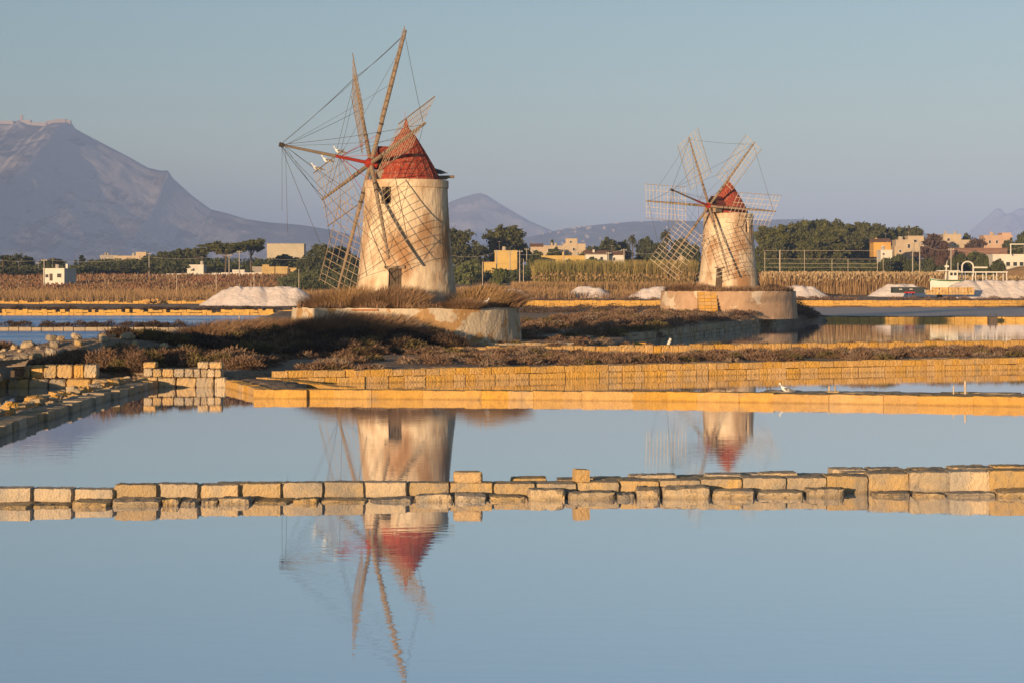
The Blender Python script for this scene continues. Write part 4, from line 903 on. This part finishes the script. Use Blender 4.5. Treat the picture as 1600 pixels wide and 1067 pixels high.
pl2 = empty('block_pile', at(235,481,331), 'heap of yellow tuff blocks on the crumbling wall beyond the left pond', 'block pile')
for k in range(34):
    o = link('block', random.choice(variants('tuff_yellow')), pl2); t_ = rr_.random(); o.location = (rr_.uniform(-2.2,2.2)*(1-.5*t_), rr_.uniform(-.6,.6), .2+1.0*t_); o.scale = (.55,.42,.36); o.rotation_euler = (rr_.uniform(-.4,.4),rr_.uniform(-.4,.4),rr_.uniform(-1,1))
em = MB(); em.lathe([(9,-.5),(7.2,.9),(5.0,1.9),(2.6,2.6),(.05,2.8)], 24); o = em.build('earth_mound', mat('earth_mound', (.42,.25,.10),(.34,.20,.09), scale=.6, bump=.1, bscale=2), None, at(1612,437,385)); o.location.z -= .2; tag(o, 'orange earth mound behind the white pergola frame at the right edge', 'mound')
# ------------------------------------------------------------------ buildings beyond the fields
WM = {}
def house(name, boxes, D, label, color, roof=None, wins=(), door=None, dep=6.0, rz=0.0):
    """boxes: (x0,x1,ytop,ybase) in photo pixels at distance D, built as real volumes of depth dep"""
    x0 = min(b[0] for b in boxes); x1 = max(b[1] for b in boxes); yb = max(b[3] for b in boxes)
    o0 = at((x0+x1)/2, yb, D); root = empty(name, o0, label, 'house')
    key = tuple(color)
    if key not in WM: WM[key] = wallmat('render_%d' % len(WM), color)
    k = D/F
    for i, (a, b, t, y) in enumerate(boxes):
        w_ = (b-a)*k; h = (y-t)*k; cx = ((a+b)/2-(x0+x1)/2)*k; zb = (yb-y)*k
        dp = dep-.35*i
        m = MB(); m.box((cx, dp/2+.2*i, zb+h/2-.75), (w_, dp, h+1.5)); wl = m.build('wall', WM[key], root)
        if roof == 'tile':
            m = MB(); e = .25; hh = w_*.0+1.1
            V = [(cx-w_/2-e, -e, zb+h), (cx+w_/2+e, -e, zb+h), (cx+w_/2+e, dp+e, zb+h), (cx-w_/2-e, dp+e, zb+h), (cx-w_/2-e, dp/2, zb+h+hh), (cx+w_/2+e, dp/2, zb+h+hh)]
            m.add(V, [(0,1,5,4),(2,3,4,5),(0,4,3),(1,2,5),(0,3,2,1)]); m.build('roof', M['roof_tile'], root)
        else:
            m = MB(); m.box((cx, dp/2+.2*i, zb+h+.10), (w_+.16, dp+.16, .2)); m.build('parapet', WM[key], root)
    hr = random.Random(int(x0*7+yb)); a, b, t, y = boxes[0]
    if name == 'house' or name == 'villa':
        cx = ((a+b)/2-(x0+x1)/2)*k; w_ = (b-a)*k; zt_ = (yb-t)*k
        m = MB(); m.box((cx+hr.uniform(-.35,.35)*w_, hr.uniform(1.5,4), zt_+.55), (.5,.5,1.3)); m.build('chimney', WM[key], root)
        if roof is None:
            xx = cx+hr.uniform(-.3,.3)*w_; m = MB(); m.tube((xx,2.5,zt_+.2),(xx,2.5,zt_+1.1),.5,None,10); m.build('roof_tank', M['concrete_pole'], root)
        xx = cx+hr.uniform(-.4,.4)*w_; m = MB(); m.tube((xx,3,zt_),(xx,3,zt_+2.6),.03,None,4); m.box((xx,3,zt_+2.4),(.9,.04,.04)); m.build('aerial', M['concrete_pole'], root)
    for (a, b, t, y) in wins:
        cx = ((a+b)/2-(x0+x1)/2)*k; cz = (yb-(t+y)/2)*k; w_, h = (b-a)*k, (y-t)*k
        m = MB(); m.box((cx, -.02, cz), (w_+.16, .12, h+.16)); f = m.build('window', M['white_paint'], root)
        m = MB(); m.box((cx, -.07, cz), (w_, .06, h)); m.build('pane', M['pane'], f)
    if door:
        a, b, t, y = door; m = MB(); m.box((((a+b)/2-(x0+x1)/2)*k, -.03, (yb-(t+y)/2)*k), ((b-a)*k, .14, (y-t)*k)); m.build('door', M['wood_dark'], root)
    root.rotation_euler = (0,0,rz)
    return root
CW = (.68,.62,.53); CB = (.52,.40,.27); CY = (.60,.40,.13); CO = (.66,.36,.09); CP = (.55,.36,.25); CG = (.36,.31,.26)
house('house', [(66,102,421,440)], 470, 'small white flat roofed house at the far left under palms', CW, None, [(70,75,429,434),(90,97,428,434)], (77,82,428,439), rz=-.25)
house('house', [(178,218,401,412),(212,228,395,404)], 720, 'long beige building with a raised block above the left tree belt', CB, None, [(186,190,404,408)])
house('house', [(153,170,409,416)], 650, 'cream gabled cottage peeking out of the left tree belt', CW, None)
house('house', [(156,184,400,406)], 760, 'pale grey shed roof behind the left tree belt', CG, None)
house('warehouse', [(417,475,382,405)], 690, 'wide plain beige warehouse left of the near mill', (.50,.42,.30), None)
house('house', [(296,318,415,430),(292,300,421,430)], 572, 'small white cottage left of the pine trunks', CW, None, [(301,304,420,424)])
house('shed', [(363,382,423,431)], 566, 'low white shed right of the pine trunks', CW, None)
house('shed', [(394,412,418,429)], 570, 'dark open shed with a pale roof edge beside the ruin', CG, None)
house('ruined_house', [(409,450,418,431),(410,420,415,420),(450,463,420,431)], 560, 'low yellow ruin with broken wall tops by the garden wall', (.52,.36,.15), None, [], (449,452,420,430))
house('house', [(773,808,393,420),(756,790,411,421)], 500, 'bright yellow blank walled house right of the near mill', CY, None, [], None)
house('house', [(829,848,386,397)], 660, 'grey house with a dark tiled roof among the central trees', CB, 'tile', [(833,838,391,395)])
house('house', [(846,884,385,400),(884,902,374,384),(880,915,382,398)], 680, 'cluster of beige flat roofed houses with a small tower block at centre', CB, None, [(856,860,389,393),(868,872,389,393),(890,893,377,380),(895,898,388,392)])
house('house', [(846,918,401,420)], 520, 'long low yellow house behind the green reeds', CY, None, [(862,866,406,411),(884,888,406,411)], (900,904,406,418))
house('house', [(915,949,398,414)], 505, 'white house with brown tiled roof behind the reeds', CW, 'tile', [(938,942,402,406),(921,925,402,406)])
house('house', [(951,976,399,414)], 508, 'white gabled house right beside the brown roofed one', CW, 'tile', [(958,961,403,408)])
house('house', [(1062,1080,402,412)], 520, 'small tan house behind the lower sail of the far mill', CB, None)
house('house', [(1365,1392,379,393)], 545, 'orange house with one window right of the pine grove', CO, 'tile', [(1378,1382,385,391)])
house('house', [(1376,1394,392,407)], 530, 'white lower house in front of the orange one', CW, None, [(1379,1382,396,399)])
house('house', [(1400,1428,376,398),(1398,1412,386,402),(1419,1444,370,386)], 580, 'stepped beige houses right of the orange house', CB, None, [(1418,1422,382,388),(1428,1432,375,379),(1405,1408,391,395)])
house('house', [(1474,1502,367,386),(1486,1516,376,388)], 690, 'pale houses behind the bare purplish trees', CB, None, [(1480,1484,373,377),(1490,1494,380,384)])
house('house', [(1537,1582,369,390),(1566,1580,365,371)], 620, 'long pink house with a raised end block at the right', CP, None, [(1545,1548,376,381),(1556,1559,376,381),(1570,1573,376,381)])
house('outbuilding', [(1474,1574,389,398)], 555, 'long low red brown roofed outbuilding at the right', (.24,.13,.09), None)
house('villa', [(1551,1640,399,407),(1565,1640,407,418)], 470, 'white modern villa with terrace parapet at the right edge', CW, None, [(1572,1578,410,416),(1583,1589,410,416),(1593,1599,410,416)])
pf = empty('terrace_frame', at(1590,396,468), 'white open frame standing on the villa terrace', 'frame')
for x_ in (-1.6, 1.6, 4.6):
    m = MB(); m.box((x_, 0, .8), (.22,.22,2.4)); m.build('post', M['white_paint'], pf)
m = MB(); m.box((1.5, 0, 2.05), (6.6,.24,.22)); m.build('beam', M['white_paint'], pf)
gw = empty('garden_wall', at(300,433,560), 'long low white garden wall along the top of the vineyard', 'wall')
pts = [(148,438,556),(200,434,558),(260,432,560),(330,430,562),(400,429,564),(446,429,565)]
for (a, b) in zip(pts[:-1], pts[1:]):
    p, q_ = at(*a), at(*b); m = MB(); c = (p+q_)/2-gw.location; m.box((c.x, c.y, c.z-.4), ((q_-p).length, .3, 1.9), rz=math.atan2(q_.y-p.y, q_.x-p.x)); m.build('wall_panel', M['white_paint'], gw)
# tiny buildings on the far slopes
def far_house(px, D, w_, h, label, group, hf):
    x = (px-800)*D/F; m = MB(); m.box((0,0,h/2-4), (w_, w_*.7, h+8)); o = m.build('far_building', WM[tuple(CB)], None, (x, D, hf(x, D)+1)); tag(o, label, 'building', group)
rg = random.Random(11)
for i in range(36):
    px = rg.gauss(905, 22) if i < 24 else rg.uniform(840, 1060); far_house(px, rg.uniform(9300, 10900), rg.uniform(8,18), rg.uniform(3,6), 'tiny pale building of the hazy hill town between the mills', 'hill town buildings in the haze', hill_h)
for i in range(7):
    far_house(rg.uniform(170,262), rg.uniform(6500,7000), rg.uniform(10,26), 5, 'tiny pale building on the plain below the left mountain', 'buildings below the left mountain', mt_h)
# town and castle rock on the summit
for px, py, w_, h, lb in [(34,188,10,46,'slender bell tower on the left mountain summit'),(42,190,40,16,'church beside the bell tower on the summit'),(12,191,60,12,'pale walls at the left end of the summit town'),(62,193,70,10,'long pale wall on the summit plateau'),(80,191,40,16,'left castle block on the summit rock'),(95,190,50,22,'castle keep on the summit rock'),(105,191,34,18,'right castle block at the brink of the summit rock')]:
    m = MB(); m.box((0,0,h*.3-30), (w_, w_*.6+6, h*.6+60)); o = m.build('summit_building', M['stone_grey'], None, at(px, py+1.5, 9285)); tag(o, lb, 'building')

# ------------------------------------------------------------------ poles, fences
def pole(px, yt, yb, D, r, lb, m='concrete_pole', arm=True, group=None):
    p = at(px, yb, D); t = at(px, yt, D); z = gh(p.x, D); q = MB(); h = t.z-z
    q.tube((0,0,-.5), (0,0,h), r*1.2, r*.8, 8)
    o = q.build('utility_pole' if arm else 'post', M[m], None, (p.x, D, z)); tag(o, lb, 'pole' if arm else 'post', group)
    if arm:
        q = MB(); q.box((0,0,h-.35), (1.3,.1,.12)); q.build('cross_arm', M[m], o)
        for s in (-.5, .5):
            q = MB(); q.tube((s,0,h-.3),(s,0,h-.08),.05,None,6); q.build('insulator', M['white_paint'], o)
    return o
for px, yt, yb, D, lb in [(69,405,443,440,'utility pole in front of the small white house'),(233,395,428,540,'tall pole rising from the left tree belt'),(358,398,430,540,'left one of two poles before the pine trunks'),(374,392,430,535,'right one of two poles before the pine trunks'),(60,410,432,560,'thin pole left of the small white house'),(776,391,422,480,'pole at the left corner of the yellow house'),(797,392,420,490,'pole at the right of the yellow house'),(812,391,434,440,'stout pole right of the yellow house'),(823,388,408,560,'thin tall pole behind the stout one'),(832,390,411,550,'grey pole below the grey tiled house'),(881,388,413,500,'pole before the long low yellow house'),(951,394,414,480,'pole at the gap between the white houses'),(975,389,412,480,'pole right of the white gabled house'),(1426,386,424,430,'thin pole left of the large bare tree'),(1437,378,424,440,'tall pole at the foot of the large bare tree'),(1486,388,422,420,'pole left of the white arch')]:
    pole(px, yt, yb, D, .13, lb)
for px, yt, yb, lb in [(276,431,462,'first thin stake post in the dry grass at left'),(338,428,476,'stake post behind the left end of the long salt heap'),(397,427,470,'stake post above the middle of the long salt heap'),(467,421,470,'stake post right of the long salt heap'),(754,409,436,'thin post in the grass below the yellow house'),(818,405,436,'white post beside the stout pole'),(1218+0,392,432,'leftmost white fence post right of the far mill'),]:
    pole(px, yt, yb, 375, .06, lb, 'wood_pale', False)
fn = empty('trellis_fence', at(1285,430,428), 'white post and rail frame fence before the pine grove', 'fence')
for px, yt in [(1195,393),(1219,391),(1257,391),(1300,405),(1325,405),(1371,391),(1380,398)]:
    t = at(px, yt, 428)-fn.location; q = MB(); q.tube((t.x,0,-1.5),(t.x,0,t.z),.05,None,6); q.build('post', M['wood_pale'], fn)
for y_, a, b in [(392,1192,1372),(405,1192,1372),(412,1200,1372),(418,1192,1372)]:
    p, q_ = at(a, y_, 428)-fn.location, at(b, y_+rg.uniform(-1,1), 428)-fn.location; q = MB(); q.tube(p, q_, .025, None, 5); q.build('rail', M['wood_pale'], fn)
def wire(pts, D, lb):
    q = MB(); P = []
    for (a, b) in zip(pts[:-1], pts[1:]):
        p, e = at(a[0], a[1], D), at(b[0], b[1], D); P += [p.lerp(e, t/10)+Vector((0,0,-4*.9*(t/10)*(1-t/10))) for t in range(10)]
    P.append(at(pts[-1][0], pts[-1][1], D))
    for i in range(len(P)-1): q.tube(P[i], P[i+1], .028, None, 4)
    o = q.build('power_line', M['concrete_pole']); tag(o, lb, 'wire')
wire([(-40,400),(69,406),(233,402),(374,396),(480,404)], 530, 'sagging power line along the left tree belt')
wire([(700,398),(776,394),(881,391),(975,391),(1040,392)], 485, 'power line across the central houses')
wire([(1380,380),(1437,379),(1486,389),(1600,386)], 440, 'power line past the large bare tree at right')

# ------------------------------------------------------------------ boat, pergola, arch, container
bt = empty('boat', at(1482,450,346), 'white fishing boat with green stripe beached behind the salt heap', 'boat')
k = 346/F
def hull(z0, z1, m, name, grow=0.0):
    q = MB(); st = [(-3.1,.05,.35),(-2.6,.55,.18),(-1.6,.95,.05),(0,1.1,0),(1.6,1.05,.02),(2.3,.9,.05)]; V = []; Fc = []
    for (x_, b_, sh) in st:
        zt = z1+sh; V += [(x_, -(b_+grow), zt), (x_, -(b_*.75+grow), z0), (x_, b_*.75+grow, z0), (x_, b_+grow, zt)]
    for i in range(len(st)-1):
        for j in range(3): Fc.append((i*4+j, (i+1)*4+j, (i+1)*4+j+1, i*4+j+1))
        Fc.append((i*4+3, (i+1)*4+3, (i+1)*4, i*4))
    Fc += [(0,1,2,3), tuple((len(st)-1)*4+j for j in (3,2,1,0))]
    q.add(V, Fc); return q.build(name, m, bt)
hull(-1.2, 1.05, M['white_paint'], 'hull'); hull(1.07, 1.22, M['boat_green'], 'stripe', .03); hull(1.23, 1.33, M['white_paint'], 'gunwale', .02)
q = MB(); q.box((.7,0,2.0), (1.5,1.3,1.5)); cb = q.build('cabin', M['white_paint'], bt)
for x_ in (.35, 1.0):
    q = MB(); q.box((x_,-.66,2.3), (.45,.05,.5)); q.build('window', M['pane'], cb)
q = MB(); q.box((-.1,0,2.85), (3.8,1.5,.12)); q.build('canopy', M['white_paint'], bt)
q = MB(); q.tube((-.5,0,1.2),(-.3,0,4.0),.16,.1,8); q.box((-.3,0,3.6),(.7,.2,.3)); q.tube((-.3,0,4.0),(-.2,0,4.6),.06,.04,6); q.build('mast', M['white_paint'], bt)
q = MB(); q.tube((1.6,0,1.3),(1.6,0,4.2),.05,None,6); q.build('aerial', M['white_paint'], bt)
pg = empty('pergola', at(1530,442,350), 'white tubular frame standing behind the largest salt heap', 'pergola'); k = 350/F
for x_ in (-4.2,-2.4,-.6,1.2,3.0,4.7):
    for y_ in (0, 2.5):
        q = MB(); q.tube((x_,y_,-.8),(x_,y_,1.75),.10,None,6); q.build('post', M['white_paint'], pg)
for y_ in (0, 2.5):
    q = MB(); q.box((.25,y_,1.8),(9.2,.2,.18)); q.build('beam', M['white_paint'], pg)
ar = empty('arch', at(1512,426,420), 'white round topped arch frame beyond the boat', 'arch')
q = MB(); n_ = 14; pr = [(1.15*math.cos(math.pi*j/n_), 1.2+1.0*math.sin(math.pi*j/n_)) for j in range(n_+1)]
for (a, b) in zip(pr[:-1], pr[1:]): q.tube((a[0],0,a[1]),(b[0],0,b[1]),.17,None,6)
q.build('hoop', M['white_paint'], ar)
for s in (-1.15, 1.15):
    q = MB(); q.tube((s,0,-1.0),(s,0,1.2),.17,None,6); q.build('post', M['white_paint'], ar)
q = MB(); q.box((2.6,0,1.0),(2.8,.4,.3)); q.build('crossbeam', M['white_paint'], ar)
ct = empty('container', at(1420,459,332), 'low dark grey container in front of a salt heap', 'container'); k = 332/F
q = MB(); q.box((0,1,.55),(5.1,2.0,.95)); bd = q.build('body', M['container'], ct)
for j in range(16):
    q = MB(); q.box((-2.4+j*.32,-.02,.55),(.10,.08,.85)); q.build('rib', M['container'], bd)
for x_ in (-1.35, .35):
    q = MB(); q.box((x_,-.08,.68),(.5,.03,.12)); q.build('label_plate', M['white_paint'], ct)
rc = empty('cart', at(1421,461,329), 'small red cart standing before the dark container', 'cart')
q = MB(); q.box((0,0,.35),(1.6,.8,.22)); q.build('bed', M['red_paint'], rc)
for s in (-.5,.5):
    q = MB(); q.tube((s,-.45,.15),(s,-.35,.15),.17,None,12); q.build('wheel', M['dark'], rc)
# sluice box on the far low wall, stakes, posts in the water
sb = empty('sluice_box', at(1551,503,219), 'dark wooden sluice box at the low wall of the back pond', 'box')
q = MB(); q.box((0,0,.22),(.9,.7,.6)); q.build('body', M['wood_dark'], sb)
for s in (-.3,.3):
    q = MB(); q.tube((s,0,.3),(s+.05,0,.85),.05,None,6); q.build('stake', M['wood_dark'], sb)
def stake(px, yt, yb, D, r, lb, m='wood_pale', tilt=0.0):
    a = at(px, yb, D); b = at(px+tilt, yt, D); q = MB(); q.tube((0,0,-.15), b-a, r, r*.8, 6); o = q.build('stake', M[m], None, a); tag(o, lb, 'stake')
stake(1042,529,539,122,.10,'leaning white stake at the shrub bank before the channel','white_paint',6); stake(159,532,553,92,.05,'thin white stake standing in the left shrubs'); stake(1490,602,615,67.5,.03,'thin pale stake on the second wall at right'); stake(1508,595,615,67.5,.045,'taller pale stake on the second wall at right'); stake(374,492,501,200,.10,'short grey post in the left blue pond','concrete_pole')
bl = empty('bollard_pair', at(1301,614,68.6), 'pair of short pinkish posts on a slab on the second wall', 'bollard')
q = MB(); q.box((0,.1,.02),(.40,.35,.10)); q.build('slab', M['tuff_near'], bl)
for s in (-.10,.10):
    q = MB(); q.lathe([(.03,.05),(.032,.15),(.038,.2),(.02,.25)],8,(s,.1,0)); q.build('post', M['tuff_near'], bl)
# ------------------------------------------------------------------ gulls
def gull(p, s, lb, face=-1, dark=False):
    root = empty('gull', p, lb, 'bird', 'perched gulls')
    root.scale = (s*face*-1 if face > 0 else s, s, s)
    q = MB(); n = 10; V = []; Fc = []
    st = [(-.30,.02,.11),(-.22,.055,.12),(-.08,.10,.14),(.06,.105,.17),(.15,.085,.215),(.185,.06,.275),(.20,.05,.32),(.215,.055,.36),(.24,.045,.385),(.28,.012,.375)]
    for (x_, r_, z_) in st:
        V += [(-x_, r_*math.cos(2*math.pi*k/n), z_+r_*math.sin(2*math.pi*k/n)) for k in range(n)]
    for i in range(len(st)-1):
        for k in range(n): Fc.append((i*n+k, (i+1)*n+k, (i+1)*n+(k+1) % n, i*n+(k+1) % n))
    Fc += [tuple(range(n)), tuple(range((len(st)-1)*n, len(st)*n))[::-1]]
    q.add(V, Fc); q.build('body', M['gull_grey'] if dark else M['gull_white'], root, smooth=True)
    for sd in (-1, 1):
        q = MB(); q.add([(-.10,sd*.10,.22),(-.02,sd*.115,.12),(.20,sd*.09,.07),(.42,sd*.03,.09),(.25,sd*.06,.16),(.05,sd*.09,.235)], [(0,1,2,3,4,5)]); q.build('wing', M['gull_grey'], root)
        q = MB(); q.tube((-.02,sd*.04,.06),(-.02,sd*.04,-.02),.009,None,5); q.build('leg', M['beak'], root)
    q = MB(); q.tube((-.26,0,.375),(-.34,0,.36),.016,.004,5); q.build('beak', M['beak'], root)
def on_sail(hub, a, u, v, th, f, L, off):
    sv = math.cos(th)*u+math.sin(th)*v; tv = -math.sin(th)*u+math.cos(th)*v; cv = math.cos(R(-20))*tv+math.sin(R(-20))*a
    return hub+sv*L*f+cv*off
TH = R(13.4)+3*R(60)
gull(on_sail(hub1,a1,u1,v1,TH,.97,7.6,-1.66), 1.25, 'leftmost gull perched on the upper edge of the left sail')
gull(on_sail(hub1,a1,u1,v1,TH,.75,7.6,-1.66), 1.25, 'middle one of three gulls on the left sail')
gull(on_sail(hub1,a1,u1,v1,TH,.50,7.6,-1.66), 1.15, 'gull nearest the hub on the left sail')
gull(Vector((MILL1[0]+1.83, MILL1[1]+.8, 9.74+.36)), 1.3, 'grey bird sitting in shade on the tail beam of the near mill', -1, True)
gull(at(1228,614,69.0), .85, 'white gull resting on the second wall below the far mill', -1)
gull(at(757,478,111), 1.0, 'white gull on the right rim of the near platform', 1)
# ------------------------------------------------------------------ salt store just outside the left edge of the picture; its shadow falls over the dark bank
ss_ = empty('salt_store', (-24.8, 70, .6), 'plastered lean-to salt store beside the left pond', 'building')
V = [(-3.5,0,-.6),(3.4,0,-.6),(3.4,6,-.6),(-3.5,6,-.6),(-3.5,0,5.6),(3.4,0,4.2),(3.4,6,4.2),(-3.5,6,5.6)]
q = MB(); q.add(V, [(0,1,5,4),(1,2,6,5),(2,3,7,6),(3,0,4,7),(0,3,2,1),(4,5,6,7)]); q.build('wall', M['plaster'], ss_)
q = MB(); q.add([(-3.7,-.2,5.68),(3.6,-.2,4.2),(3.6,6.2,4.2),(-3.7,6.2,5.68),(-3.7,-.2,5.8),(3.6,-.2,4.32),(3.6,6.2,4.32),(-3.7,6.2,5.8)], [(0,3,2,1),(4,5,6,7),(0,1,5,4),(1,2,6,5),(2,3,7,6),(3,0,4,7)]); q.build('roof', M['roof_tile'], ss_)
q = MB(); q.box((0,-.03,.5),(1.2,.1,2.2)); q.build('door', M['wood_dark'], ss_)
# ------------------------------------------------------------------ haze (one closed box of even air)
hz = MB(); hz.box((0, 13000, 448), (38400, 26400, 902))
hm = bpy.data.materials.new('haze_air'); hm.use_nodes = True; hn = hm.node_tree.nodes; hn.remove(hn['Principled BSDF'])
pv = hn.new('ShaderNodeVolumePrincipled'); pv.inputs['Color'].default_value = (.38,.53,.97,1); pv.inputs['Density'].default_value = 9.0e-5; pv.inputs['Anisotropy'].default_value = -0.32
hm.node_tree.links.new(pv.outputs[0], hn['Material Output'].inputs['Volume'])
ho = hz.build('haze', hm); tag(ho, kind='stuff')
